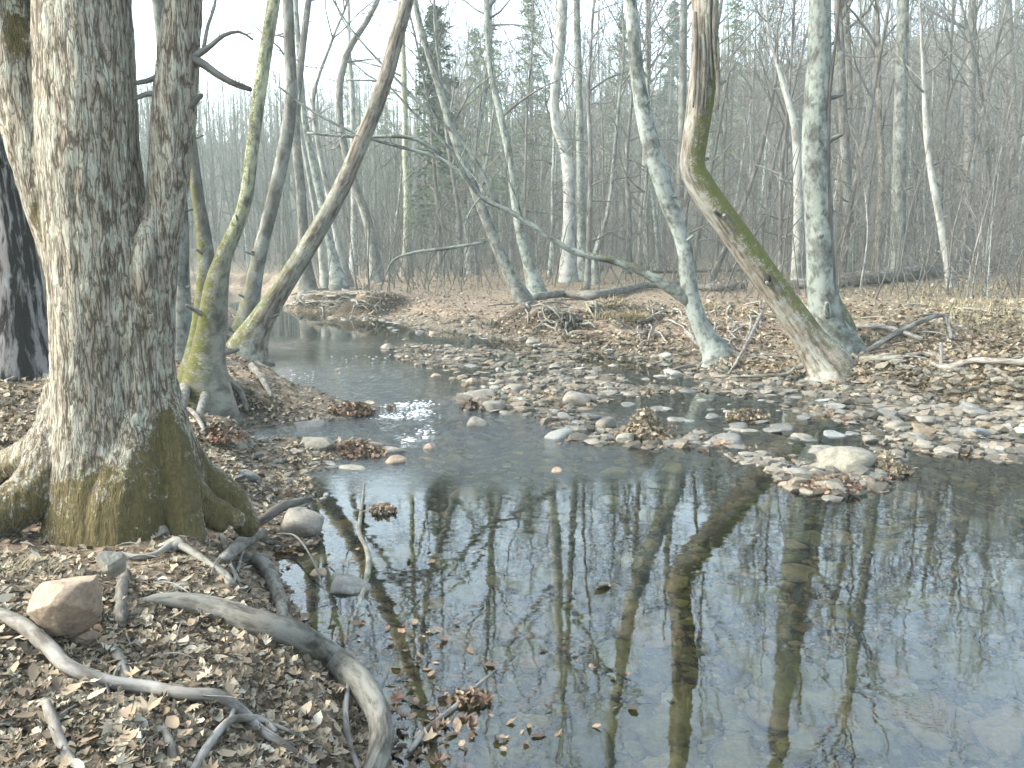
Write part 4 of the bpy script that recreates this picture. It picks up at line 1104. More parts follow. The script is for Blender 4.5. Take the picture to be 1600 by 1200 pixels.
# the leaning lichen tree with its long low limb
T, b, Yb = path_tree('lichen_tree', 'leaning blue green lichen covered tree with a long low limb over the bar',
          [[(1122, 556, 40), (1102, 525, 30), (1084, 480, 26), (1074, 430, 24), (1068, 380, 23), (1042, 310, 25), (1018, 230, 26), (1004, 170, 22), (994, 100, 20), (988, 30, 18), (980, -60, 16), (975, -200, 14)]],
          'bark_lichen', seed=35, ext=5, grown=8, sides=14, roots=4, rootmat='root', moss=[[.4, .25, .1, .3, .45, .1, 0]], mossdir=(.7, -.3, .3), rmin=.006, wf=1)
mb = MB(); P_, r_ = polyline([(1078, 470, 22), (1050, 452, 18), (1010, 428, 14), (960, 408, 11), (900, 394, 10), (850, 365, 9), (800, 332, 8), (755, 310, 7.5), (720, 270, 7), (680, 245, 6), (620, 228, 5), (560, 210, 4), (490, 175, 3.5), (435, 135, 3)], Yb, 60)
mo = np.zeros(60); mo[6:16] = .8; tube(mb, P_, r_, 9, mo, .12, 4)
lr = random.Random(8); grow(mb, P_, r_, .4, 15, .16, 2, lr, .0045, (40, 80), .03)
link('limb', mb.mesh('limb', M['bark_lichen'], b), T)
for path in ([(690, 240, 7), (640, 215, 6), (560, 214, 5), (480, 208, 4)], [(740, 295, 6), (700, 230, 5), (640, 170, 4), (600, 130, 3), (540, 125, 2)], [(780, 322, 6), (730, 230, 5), (660, 165, 4), (560, 60, 3), (520, 0, 3)], [(760, 378, 5), (700, 388, 6), (650, 394, 5), (615, 406, 4), (605, 425, 3)]):
    mb = MB(); P_, r_ = polyline(path, Yb + .3, 16); tube(mb, P_, r_, 6, seed=5); grow(mb, P_, r_, .3, 6, .3, 1, lr, .004)
    link('branch', mb.mesh('branch', M['bark_lichen'], b), T)
T, b, Yb = path_tree('leaning_shaggy_tree', 'shaggy brown trunk leaning left with moss along its upper side and a dark knothole',
          [[(1296, 576, 60), (1268, 535, 48), (1238, 491, 43), (1205, 445, 42), (1168, 394, 42), (1132, 344, 41), (1106, 309, 40), (1092, 286, 40), (1083, 270, 38), (1081, 252, 36), (1085, 222, 36), (1096, 150, 38), (1102, 70, 38), (1102, -10, 36), (1104, -120, 32), (1110, -260, 28)]],
          'bark_brown', seed=36, ext=5, grown=9, sides=18, roots=5, moss=[[.5, .7, .9, 1, 1, .9, .6, .2, 0, 0, 0, 0, 0]], mossdir=(.75, -.3, .6), rmin=.006, wf=1)
# hanging shreds of bark and the knothole
for k in range(7):
    mb = MB(); x0 = 1086 + 6 * k; y0 = R.uniform(-20, 120)
    P_, r_ = polyline([(x0, y0, 5), (x0 + R.uniform(-4, 4), y0 + 60, 7), (x0 + R.uniform(-5, 5), y0 + R.uniform(110, 170), 3)], Yb - .26, 10); tube(mb, P_, r_, 5, lump=.3, seed=k)
    link('bark_strip', mb.mesh('bark_strip', M['bark_brown'], b), T)
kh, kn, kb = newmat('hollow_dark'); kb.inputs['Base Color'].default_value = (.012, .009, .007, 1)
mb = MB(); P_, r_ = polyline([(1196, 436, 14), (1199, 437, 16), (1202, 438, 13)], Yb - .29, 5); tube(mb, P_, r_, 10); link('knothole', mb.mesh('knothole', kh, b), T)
T, b, Yb = path_tree('upright_mossy_tree', 'thick upright grey tree with moss tufts and a vine standing behind the leaning shaggy trunk',
          [[(1304, 548, 74), (1294, 505, 54), (1284, 450, 43), (1282, 380, 41), (1277, 300, 40), (1275, 230, 39), (1277, 160, 36), (1280, 80, 31), (1281, 0, 28), (1283, -120, 26), (1288, -280, 24)]],
          'bark_lichen', seed=37, ext=5, grown=9, sides=18, roots=4, moss=[[.55, .3, .1, 0, .1, .45, .2, .5, .7, .5, .2, .1]], mossdir=(.5, -.8, .1), rmin=.006, wf=1)
mb = MB(); P_, r_ = polyline([(1326, 556, 30, -.1), (1318, 515, 36, -.05), (1300, 470, 26, 0), (1290, 430, 16, .05)], Yb, 10); tube(mb, P_, r_, 10, np.full(10, .8), .1, 3, (.5, -.3, .8)); link('root', mb.mesh('root', M['bark_lichen'], b), T)
mb = MB(); P_, r_ = polyline([(1306, 520, 5), (1303, 420, 5), (1296, 330, 6), (1294, 230, 5), (1296, 150, 5), (1306, 60, 4), (1314, -20, 4)], Yb - .2, 30); tube(mb, P_, r_, 6, lump=.2); link('vine', mb.mesh('vine', M['twig'], b), T)

def simple(nm, lab, st, mt, seed, ext=9, **kw):
    kw.setdefault('wf', .72 if st[0][2] > 17 else .95); kw.setdefault('rmin', .011); kw.setdefault('low', 4)
    return path_tree(nm, lab, [st], mt, seed=seed, ext=ext, **kw)
simple('straight_grey_tree', 'straight grey trunk rising behind the fallen log on the right', [(1404, 436, 38), (1404, 400, 29), (1404, 300, 26), (1407, 180, 24), (1410, 60, 21), (1412, -60, 19), (1412, -200, 16)], 'bark_lichen', 40, 6)
simple('slim_pale_tree', 'slim pale sapling in front of the fallen log on the right', [(1487, 448, 13), (1478, 400, 11), (1468, 340, 10), (1455, 270, 9), (1447, 200, 8), (1444, 140, 6)], 'bark_pale', 41, 4, rmin=.008)
simple('pale_forked_tree', 'pale slender tree with forked white boughs just left of the upright mossy tree', [(1245, 445, 16), (1247, 350, 14), (1246, 250, 13), (1240, 190, 11), (1226, 140, 9), (1212, 90, 6)], 'bark_pale', 42, 3)
simple('speckled_tree', 'speckled trunk just right of the upright mossy tree', [(1326, 432, 17), (1326, 350, 15), (1322, 260, 14), (1316, 160, 13), (1312, 60, 12)], 'bark_grey', 43, 9)
simple('slender_forest_tree', 'slender tree midway between the speckled and straight grey trunks', [(1368, 432, 13), (1374, 340, 10), (1378, 260, 9), (1374, 180, 8), (1372, 80, 7)], 'bark_brown', 44, 8)
simple('slender_forest_tree', 'thin tree growing behind the pale kinked trunk and the lichen tree', [(1000, 425, 11), (1003, 340, 10), (1008, 250, 9), (1012, 120, 9)], 'bark_grey', 45, 8)
simple('dark_forest_tree', 'dark upright tree at the far right edge of the woods', [(1580, 404, 20), (1583, 350, 16), (1584, 250, 15), (1580, 120, 14), (1575, 0, 12)], 'bark_grey', 46, 8)
simple('dark_forest_tree', 'dark trunk on the rise behind the right end of the fallen log', [(1512, 408, 16), (1514, 330, 15), (1515, 200, 14), (1518, 60, 12)], 'bark_grey', 47, 9)
simple('reddish_tree', 'reddish brown thin trunk behind the pale slender tree', [(1300, 430, 16), (1310, 300, 14), (1325, 160, 13), (1320, 20, 13)], 'bark_brown', 48, 9)
simple('thin_tree', 'thin leaning tree right of the lichen tree', [(1110, 440, 9), (1150, 350, 8), (1185, 250, 7), (1205, 160, 5)], 'bark_grey', 49, 3)
simple('grey_forest_tree', 'broad grey trunk in the woods behind the leaning grey tree', [(735, 428, 18), (735, 350, 16), (740, 240, 14), (760, 120, 12), (765, 0, 11)], 'bark_lichen', 50, 9)
simple('grey_forest_tree', 'dark trunk behind the grass clump at the forest edge', [(1060, 425, 14), (1062, 330, 13), (1066, 180, 12), (1068, 30, 11)], 'bark_far', 51, 9)

# ------------------------------------------------------------------ woods behind
def tree_variant(seed, H, r0, crown=.38, n1=15, lean=.03, rmin=.012, lenf=.30, tw=(6, 4)):
    rng = random.Random(seed); N = 12
    P_ = [np.array([0, 0, -.4])]; d = np.array([rng.gauss(0, lean), rng.gauss(0, lean), 1.0])
    for k in range(N):
        d = d + np.array([rng.gauss(0, .045), rng.gauss(0, .045), 0]); d /= np.linalg.norm(d); d[2] = max(d[2], .93)
        P_.append(P_[-1] + d * H / N)
    A = resample(P_, np.linspace(1, .08, N + 1) * r0, 26); A[:2, 3] *= 1.25
    t = MB(); tube(t, A[:, :3], A[:, 3], 8, None, .07, seed)
    c = MB(); grow(c, A[:, :3], A[:, 3], crown, n1, lenf, 3, rng, rmin, twig=tw)
    grow(c, A[:, :3], A[:, 3], .10, 7, .13, 2, rng, rmin, (55, 90), .03, t1=crown)
    return t, c
VAR = []
for k in range(12):
    t, c = tree_variant(100 + k, R.uniform(17, 25), R.uniform(.09, .21), R.uniform(.26, .42), 16)
    VAR.append((t.mesh('trunk', M[['bark_far', 'bark_grey', 'bark_lichen', 'bark_far'][k % 4]]), c.mesh('crown', M['twig'])))
SAP = []
for k in range(6):
    t, c = tree_variant(200 + k, R.uniform(4.5, 9), R.uniform(.028, .05), .2, 12, .08, .009, .42, (4, 3))
    SAP.append((t.mesh('trunk', M[['bark_pale', 'bark_lichen', 'bark_grey'][k % 3]]), c.mesh('crown', M['twig'])))
def inst(name, var, loc, s, rz, label, cat, group):
    T = empty(name, loc, label, cat, group); T.scale = (s, s, s); T.rotation_euler = (0, 0, rz)
    for nm, me in zip(('trunk', 'crown'), var):
        o = bpy.data.objects.new(nm, me); COL.objects.link(o); o.parent = T
    return T
spots = []
tries = 0
while len(spots) < 262 and tries < 20000:
    tries += 1
    px = R.uniform(-250, 1850); Yd = 36 + 75 * R.random() ** .8
    x = (px - 800) / F * Yd * 1.02
    if 240 < px < 640 and Yd < 66: continue
    if Yd < 48 and R.random() < .6: continue
    if px < 640 and Yd < 45: continue
    if px > 1150 and Yd < 32: continue
    if any((x - a) ** 2 + (Yd - b) ** 2 < 2.2 for a, b, _ in spots): continue
    spots.append((x, Yd, px))
xs = np.array([s_[0] for s_ in spots]); ys = np.array([s_[1] for s_ in spots]); hs_ = terrain(xs, ys)
for k, (x, Yd, px) in enumerate(spots):
    if hs_[k] < .3: continue
    sc = R.uniform(.85, 1.15)
    if 240 < px < 640: sc *= .72
    elif px < 1150: sc *= 1.03
    elif px > 1150: sc *= .95
    zone = 'beyond the upstream bend' if px < 640 else ('behind the undercut bank' if px < 1050 else 'beyond the fallen log on the right')
    v = k % 12
    look = 'grey bare tree' if v % 4 in (1, 2) else 'brown grey bare tree'
    inst('forest_tree', VAR[v], (x, Yd, hs_[k]), sc, R.uniform(0, 6.28), ('near ' if Yd < 58 else 'farther ' if Yd < 80 else 'distant ') + look + ' ' + between(px, WOOD), 'tree', 'bare trees in the woods')
n = 0
while n < 120:
    px = R.uniform(520, 1650); Yd = R.uniform(26, 62)
    x = (px - 800) / F * Yd
    z = hz(x, Yd)
    if z < .75: continue
    n += 1
    zone = 'behind the undercut bank' if px < 1050 else 'around the fallen log on the right'
    inst('sapling', SAP[n % 6], (x, Yd, z), R.uniform(.5, 1.1), R.uniform(0, 6.28), ('near ' if Yd < 38 else 'farther ') + 'thin leafless sapling ' + between(px, WOOD), 'sapling', 'saplings in the woods')

# far woods: one mass of cheap trees up the valley side
mb = MB(); frng = random.Random(77)
cheap = []
for k in range(6):
    m2 = MB(); rng = random.Random(300 + k); H = rng.uniform(16, 22)
    P_ = [np.array([0, 0, -.5]), np.array([rng.gauss(0, .4), rng.gauss(0, .4), H * .5]), np.array([rng.gauss(0, .8), rng.gauss(0, .8), H])]
    A = resample(P_, [.22, .14, .03], 6); tube(m2, A[:, :3], A[:, 3], 5, cap=False)
    grow(m2, A[:, :3], A[:, 3], .22, 12, .28, 2, rng, .022, sides=(3, 3, 3), twig=(3, 3))
    cheap.append((np.vstack(m2.v), np.vstack(m2.q), np.vstack(m2.bk)))
fx, fy = [], []
while len(fx) < 1000:
    px = (frng.uniform(-500, 2100), frng.uniform(900, 2100), frng.uniform(180, 760))[len(fx) % 3]; Yd = 78 + 112 * frng.random(); fx.append((px - 800) / F * Yd); fy.append(Yd)
fz = terrain(fx, fy)
for k in range(len(fx)):
    v, q_, bk_ = cheap[k % 6]; a = frng.uniform(0, 6.28); s_ = frng.uniform(.75, 1.15) * (.8 if fx[k] < -.1 * fy[k] else 1); c_, s__ = cos(a) * s_, sin(a) * s_
    vv = np.column_stack([v[:, 0] * c_ - v[:, 1] * s__, v[:, 0] * s__ + v[:, 1] * c_, v[:, 2] * s_]) + [fx[k], fy[k], fz[k]]
    mb.add(vv, q_, None, bk_ + k)
tag(link('distant_woods', mb.mesh('distant_woods', M['twig'])), 'hazy mass of leafless woods up the valley side', kind='stuff')

# thin brush at the edge of the woods
mb = MB(); brng = random.Random(91)
bx = []; 
while len(bx) < 2300:
    px = brng.uniform(200, 1750); Yd = 27 + 50 * brng.random(); bx.append(((px - 800) / F * Yd, Yd))
bz = terrain([b[0] for b in bx], [b[1] for b in bx])
for (x_, y_), z_ in zip(bx, bz):
    if z_ < .6: continue
    h_ = .8 + 5.5 * brng.random() ** 1.7; d = np.array([brng.gauss(0, .35), brng.gauss(0, .35), 1.0]); P_ = [np.array([x_, y_, z_ - .1])]
    for k in range(4):
        d = d + [brng.gauss(0, .18), brng.gauss(0, .18), 0]; P_.append(P_[-1] + d / np.linalg.norm(d) * h_ / 4)
    P_ = np.array(P_); rr = np.linspace(.015, .006, 5) * brng.uniform(.7, 1.3) * (.7 + .2 * h_); tube(mb, P_, rr, 3, cap=False)
    for j in range(3): grow(mb, P_, rr, .3, 1, .45, 1, brng, .005, (25, 60))
tag(link('undergrowth', mb.mesh('undergrowth', M['twig'])), 'thin leafless brush at the edge of the woods', kind='stuff')

# conifers
def conifer(seed, H, mat, open_=1.0):
    rng = random.Random(seed); t = MB(); A = resample([[0, 0, -.3], [0.1, 0, H * .5], [0, 0, H]], [.2, .13, .02], 14); tube(t, A[:, :3], A[:, 3], 7)
    f = MB(); vs = []; ts = []; nb = 0
    for k in range(95):
        z = H * (.22 + .78 * (k / 95)); L = (1 - (z / H)) ** .8 * H * .21 * rng.uniform(.6, 1.1) + .3; a = rng.uniform(0, 6.28)
        P_ = np.array([[cos(a) * L * u, sin(a) * L * u, z + L * .12 * u - L * .38 * u * u] for u in np.linspace(0, 1, 5)])
        tube(t, P_, np.linspace(.04, .008, 5), 3, cap=False)
        for j in range(46 if mat == 'needle_dark' else 34):
            u = rng.uniform(.2, 1); p = np.array([cos(a) * L * u, sin(a) * L * u, z + L * .12 * u - L * .38 * u * u]) + [rng.gauss(0, .16 * L * u + .05), rng.gauss(0, .16 * L * u + .05), rng.gauss(-.05, .10)]
            k_ = 1.5 if mat == 'needle_dark' else 1.2; d1 = np.array([rng.gauss(0, 1), rng.gauss(0, 1), rng.gauss(-.2, .4)]) * .20 * k_; d2 = np.array([rng.gauss(0, 1), rng.gauss(0, 1), rng.gauss(0, .4)]) * .13 * k_
            vs += [p, p + d1, p + d2]; ts.append((nb, nb + 1, nb + 2)); nb += 3
    f.add(np.array(vs), None, ts)
    return t.mesh('trunk', M['bark_far']), f.mesh('crown', M[mat])
CD = conifer(1, 17, 'needle_dark'); CD2 = conifer(2, 20, 'needle_dark'); CLt = conifer(3, 21, 'needle_light')
for px, Yd, s_, v, lab in ((688, 56, 1.0, CD, 'dark green conifer standing out against the sky left of centre'),
                      (705, 75, .8, CD2, 'smaller dark conifer touching the right side of the tall dark one'),
                      (770, 80, 1.05, CLt, 'pale green pine behind the leaning grey tree'), (830, 84, 1.2, CLt, 'tall pale green pine left of the kinked pale trunk'),
                      (745, 92, 1.1, CLt, 'yellow green pine deep in the woods behind the dark conifer'), (610, 100, .95, CLt, 'hazy pale pine behind the mottled trunk'), (560, 112, 1.0, CLt, 'faint pine on the skyline above the upstream water'),
                      (960, 95, 1.15, CLt, 'faint green pine between the kinked trunk and lichen tree'), (1130, 85, 1.15, CLt, 'green pine showing behind the leaning shaggy trunk'),
                      (1040, 110, 1.3, CD2, 'tall dark pine deep behind the lichen tree')):
    x = (px - 800) / F * Yd; inst('conifer', v, (x, Yd, hz(x, Yd)), s_, R.uniform(0, 6), lab, 'conifer', 'evergreens among the bare woods')

# ------------------------------------------------------------------ logs, roots and fallen branches
def draped(name, label, cat, path, mat, lift=0.0, n=30, sides=9, moss=None, sub=None, group=None, lump=.12, seed=0, bury=0, abs_=False):
    """branch or root lying on the ground; path of (px, py, width, height above ground)"""
    base_ = GR([a[0] for a in path], [a[1] for a in path])
    # pixel is the axis of the piece: lift the point along its own sight line
    pts = []
    for (a, g) in zip(path, base_):
        hh_ = (a[3] if len(a) > 3 else 0) + lift
        g = g.copy(); g[2] = max(g[2], -.02 if not bury else g[2]); pts.append(g + [0, 0, hh_])
    pts = np.array(pts); dist = np.linalg.norm(pts - [0, 0, CZ], axis=1); rad = np.array([a[2] for a in path]) / 2 / F * dist
    pts[:, 2] += rad * .55
    A = resample(pts, rad, n); mb = MB()
    mo = None if moss is None else np.interp(np.linspace(0, 1, n), np.linspace(0, 1, len(moss)), moss)
    tube(mb, A[:, :3], A[:, 3], sides, mo, lump, seed + path[0][0] % 7)
    if sub:
        rg = random.Random(int(path[0][0])); grow(mb, A[:, :3], A[:, 3], .3, sub, .2, 1, rg, .002, up=.0)
    o = link(name, mb.mesh(name, M[mat], pts[0]), loc=pts[0])
    return tag(o, label, cat, group)
dr = draped
dr('thick_root', 'thick smooth grey root curving along the near bank into the water', 'root', [(215, 938, 14, -.03), (260, 946, 24), (330, 960, 34), (400, 984, 38), (460, 1012, 40, .03), (520, 1056, 42, .05), (565, 1104, 40, .08), (592, 1150, 36, .08), (596, 1185, 34, .05), (582, 1215, 30), (566, 1240, 26)], 'root', n=60, sides=16, lump=.05)
dr('arched_root', 'arched grey root bending down behind the thick curved root', 'root', [(372, 870, 12, -.02), (395, 884, 20, .03), (418, 905, 22, .05), (432, 935, 20, .05), (440, 962, 18, .03), (438, 992, 18, -.02)], 'root', n=30, sides=12)
dr('long_thin_root', 'long thin pale root snaking across the leaves at lower left', 'root', [(-20, 962, 18), (30, 990, 20, .03), (75, 1030, 20, .04), (110, 1060, 19, .03), (170, 1078, 18, .02), (230, 1090, 18, .03), (290, 1100, 17, .03), (345, 1108, 17, .04), (380, 1128, 15, .03), (405, 1150, 14, .02), (445, 1172, 12, .01), (490, 1205, 10)], 'root_pale', n=70, sides=12, sub=4)
dr('forked_root', 'side fork of the long thin root running towards the water', 'root', [(360, 1120, 8, .03), (400, 1136, 8, .03), (440, 1146, 6, .02), (480, 1160, 4, .01)], 'root_pale', n=20)
dr('angled_branch', 'angled dead branch joining the long root at the bottom edge', 'branch', [(300, 1215, 12, .01), (335, 1172, 12, .04), (366, 1146, 11, .05), (410, 1142, 10, .04), (430, 1152, 8, .02)], 'root_pale', n=24)
dr('upright_stub', 'short pale branch joining the two lower roots', 'branch', [(355, 1160, 6, .04), (366, 1130, 6, .05)], 'root_pale', n=8)
dr('pale_root', 'pale root poking up at the bottom left corner', 'root', [(74, 1115, 12, .03), (84, 1145, 15, .03), (100, 1178, 14, .01), (128, 1215, 12)], 'root_pale', n=20)
dr('short_root', 'short grey root end near the bottom edge', 'root', [(258, 1150, 10, .01), (268, 1180, 13, .02), (274, 1215, 13)], 'root', n=14)
dr('small_root', 'wandering small root between the rocks and the big tree', 'root', [(190, 868, 7), (215, 876, 9, .01), (245, 874, 9, .02), (272, 862, 12, .03), (300, 868, 11, .01), (330, 886, 10), (350, 900, 12), (362, 918, 12)], 'root', n=36)
dr('half_buried_root', 'half buried grey root beside the large orange rock', 'root', [(196, 900, 14), (190, 930, 16), (188, 955, 18), (190, 980, 14)], 'root', n=16)
dr('half_buried_root', 'short buried root piece below the thick curved root start', 'root', [(176, 1012, 12), (188, 1038, 16), (198, 1068, 14)], 'root', n=12)
dr('water_edge_root', 'slim pale root inside the end of the thick curved root', 'root', [(545, 1095, 6, .08), (540, 1130, 9, .04), (545, 1165, 10, .01), (560, 1205, 10)], 'root_pale', n=18)
dr('stick', 'white forked stick standing in the leaves above the arched root', 'branch', [(340, 832, 5, .10), (350, 862, 6, .06), (360, 892, 6, .03), (374, 914, 6, .01)], 'root_pale', n=14)
dr('stick', 'second white stick crossing the forked one above the arched root', 'branch', [(389, 866, 5, .12), (378, 888, 5, .08), (368, 912, 5, .03), (356, 934, 4)], 'root_pale', n=14)
dr('broken_branch', 'broken brown branch lying over the dark grey rock', 'branch', [(405, 832, 14, .06), (440, 820, 15, .12), (470, 812, 12, .14), (484, 808, 9, .14)], 'log', n=16)
dr('weathered_stub', 'weathered grey stub on the bank behind the arched root', 'branch', [(350, 885, 18, .02), (385, 858, 20, .04), (412, 842, 14, .03)], 'root', n=14)
dr('lichen_twig', 'twig with bright lichen standing in the near water', 'branch', [(570, 800, 4, .12), (566, 830, 5, .10), (562, 860, 7, .06), (572, 886, 7, .04), (577, 910, 9, .03), (575, 940, 9, .02), (562, 975, 7, .0)], 'bark_yellow', n=30, sub=3)
dr('bent_twig', 'thin dark twig bending over the near water', 'branch', [(432, 845, 3, .05), (462, 872, 3, .12), (488, 908, 3, .10), (510, 945, 3, .0)], 'twig', n=16)
dr('water_stick', 'long stick with leaves lying in the water at the bottom', 'branch', [(640, 1205, 8, .03), (668, 1170, 8, .03), (710, 1142, 7, .02), (760, 1105, 5, .01), (812, 1080, 4, .0)], 'root_pale', n=24, sub=5)
dr('thin_root', 'thin pale root at the foot of the mossy forked tree', 'root', [(280, 642, 7, .02), (300, 650, 7, .04), (315, 668, 7, .02), (320, 682, 6)], 'root_pale', n=14)
for k, path in enumerate([[(300, 600, 20, .2), (290, 625, 18, .1), (282, 650, 12)], [(318, 600, 16, .2), (322, 630, 15, .12), (310, 655, 10)], [(338, 590, 16, .25), (346, 620, 14, .12), (350, 645, 10)], [(350, 600, 12, .1), (376, 622, 10, .05), (386, 645, 7)], [(305, 620, 10, .15), (325, 640, 10, .12), (340, 628, 8, .1)], [(395, 585, 12, .1), (410, 600, 10, .05), (424, 622, 7)]]):
    dr('gnarled_root', ['gnarled root dropping at the left of the mossy forked tree', 'twisted root under the middle of the mossy forked tree', 'gnarled root at the right of the mossy forked tree', 'slim root running right from the mossy forked tree', 'looping root across the foot of the mossy forked tree', 'root hanging below the leaning creek trunk'][k], 'root', path, 'root', n=14, moss=[.5, .2, 0])
# far side logs
dr('fallen_log', 'long weathered fallen log lying along the forest edge on the right', 'log', [(1190, 452, 10), (1250, 452, 15, .1), (1310, 450, 19, .15), (1380, 444, 20, .15), (1440, 436, 20, .15), (1510, 424, 17, .15)], 'log', n=40, sides=12, lump=.25)
dr('fallen_log', 'dark mossy log resting on top of the undercut bank', 'log', [(838, 474, 12, .15), (880, 468, 12, .15), (930, 470, 14, .1), (975, 460, 13, .1), (1010, 452, 10, .1), (1060, 450, 8, .1)], 'log', n=34, sides=10, moss=[.5, .4, .4], lump=.25)
dr('fallen_log', 'reddish broken log behind the lichen tree', 'log', [(1090, 455, 9, .1), (1130, 456, 12, .1), (1165, 452, 9, .1)], 'log', n=20, lump=.3)
dr('fallen_log', 'distant brown log on the rise at the right edge', 'log', [(1500, 404, 6, .2), (1560, 396, 9, .3), (1640, 390, 9, .3)], 'log', n=14)
dr('fallen_log', 'thin dark log far back behind the lichen tree', 'log', [(1010, 432, 6, .2), (1100, 430, 6, .2), (1200, 428, 6, .2)], 'log', n=14)
dr('fallen_log', 'dark log at the right end of the long fallen log', 'log', [(1450, 418, 8, .3), (1490, 412, 9, .4), (1525, 408, 9, .4)], 'log', n=14, lump=.3)
dr('fallen_log', 'thin bleached log on the upstream root covered bank', 'log', [(520, 470, 5, .1), (560, 466, 5, .15), (600, 462, 4, .1)], 'root_pale', n=14)
# pale roots hanging from the undercut bank
rr_ = random.Random(55)
def root_mass(label, x0, x1, ytop, ybot, n, wmax=6, mat='root_pale', seed=1):
    rg = random.Random(seed); c = G1((x0 + x1) / 2, (ytop + ybot) / 2)
    T = empty('exposed_roots', c, label, 'roots')
    for k in range(n):
        px = rg.uniform(x0, x1); py = ytop + rg.uniform(0, (ybot - ytop) * .75); m = rg.randint(4, 6); a = rg.choice([rg.uniform(-.3, .9), rg.uniform(2.3, 3.4), rg.uniform(.6, 2.4)])
        Lp = rg.uniform(.35, .8) * (x1 - x0); P_ = []; wd = rg.uniform(.4, 1) * wmax; w_ = []
        for s_ in range(m):
            g = G1(px, min(max(py, ytop), ybot)); P_.append(g + np.array([0, -.15 if s_ else .2, (.03 + .13 * rg.random()) if 0 < s_ < m - 1 else -.02])); w_.append(wd * (1 - .7 * s_ / m) / 2 / F * g[1])
            a += rg.gauss(0, .55); px += cos(a) * Lp / m; py += max(sin(a), -.25) * (ybot - ytop) / m * .6 + .4
            px = min(max(px, x0 - 5), x1 + 5)
        A = resample(P_, w_, 16); mb = MB(); tube(mb, A[:, :3], A[:, 3], 6, None, .15, k)
        link('root', mb.mesh('root', M[mat], c), T)
root_mass('tangle of pale roots on the undercut bank below the leaning grey tree', 825, 925, 468, 522, 34, 5, mat='root', seed=1)
root_mass('loops of bleached roots left of the lichen tree foot', 1000, 1075, 476, 545, 20, 5, seed=2)
root_mass('pale root tangle between the lichen tree and the leaning shaggy trunk', 1095, 1180, 476, 550, 24, 5, seed=3)
root_mass('gnarled roots hanging over the dark upstream bank', 455, 590, 458, 490, 30, 4.5, mat='root', seed=4)
dr('stub_branch', 'short white stub on the left foot of the lichen tree', 'branch', [(1072, 528, 7, .1), (1088, 540, 8, .06), (1100, 548, 7)], 'root_pale', n=10)
dr('diagonal_stick', 'white stick leaning down the bank between the two right trees', 'branch', [(1190, 512, 5, .35), (1172, 545, 5, .25), (1155, 568, 5, .1), (1138, 586, 4)], 'root_pale', n=16)
dr('fallen_branch', 'grey branch lying on the leaves right of the upright mossy tree', 'branch', [(1320, 520, 8, .1), (1370, 520, 8, .1), (1410, 530, 8, .1), (1440, 536, 6, .05)], 'root_pale', n=16)
dr('fallen_branch', 'dark branch slanting up to the right behind the grey branch', 'branch', [(1355, 555, 8, .05), (1400, 535, 8, .15), (1445, 518, 7, .2), (1475, 512, 6, .2), (1486, 534, 5, .05)], 'log', n=16)
dr('fallen_branch', 'long pale branch lying along the stony shore at the right', 'branch', [(1455, 580, 7, .1), (1480, 585, 9, .08), (1520, 576, 9, .1), (1560, 578, 9, .1), (1620, 580, 8, .1)], 'root_pale', n=24, sub=4)
dr('fallen_branch', 'crooked end standing up from the long shore branch', 'branch', [(1468, 566, 5, .3), (1470, 585, 6, .05)], 'root_pale', n=6)
dr('fallen_branch', 'short pale stick below the long shore branch', 'branch', [(1555, 588, 5, .1), (1575, 598, 6, .05), (1592, 606, 5)], 'root_pale', n=10)
dr('fallen_branch', 'grey root like branch running right from the tree roots', 'branch', [(1345, 568, 9, .05), (1400, 566, 8, .05), (1450, 560, 7, .05), (1480, 562, 6)], 'root', n=18)
for k in range(16):
    px = rr_.uniform(1330, 1620); py = rr_.uniform(470, 600); a = rr_.uniform(-.5, .5); L_ = rr_.uniform(20, 60)
    dr('twig', 'thin grey twig on the leaves of the right bank', 'twig', [(px, py, 3, .03), (px + L_ * .5, py + a * L_ * .3, 3, .06), (px + L_, py + a * L_ * .5, 2, .02)], 'root_pale', n=8, sides=5, group='twigs on the right bank')
rr2 = random.Random(9)
for k in range(34):
    px = rr2.uniform(0, 520); py = rr2.uniform(760, 1190); a = rr2.uniform(0, pi); L_ = rr2.uniform(20, 70)
    g = G1(px, py)
    if g[2] < .1: continue
    x2, y2 = px + L_ * cos(a), py + L_ * sin(a) * .6
    if G1(x2, y2)[2] < .05: continue
    dr('twig', 'thin twig lying in the leaves of the near bank', 'twig', [(px, py, 2.4, .03), ((px + x2) / 2, (py + y2) / 2 + rr2.uniform(-5, 5), 2.4, .04), (x2, y2, 1.6, .03)], rr2.choice(['twig', 'root_pale']), n=8, sides=5, group='twigs on the near bank', sub=2)

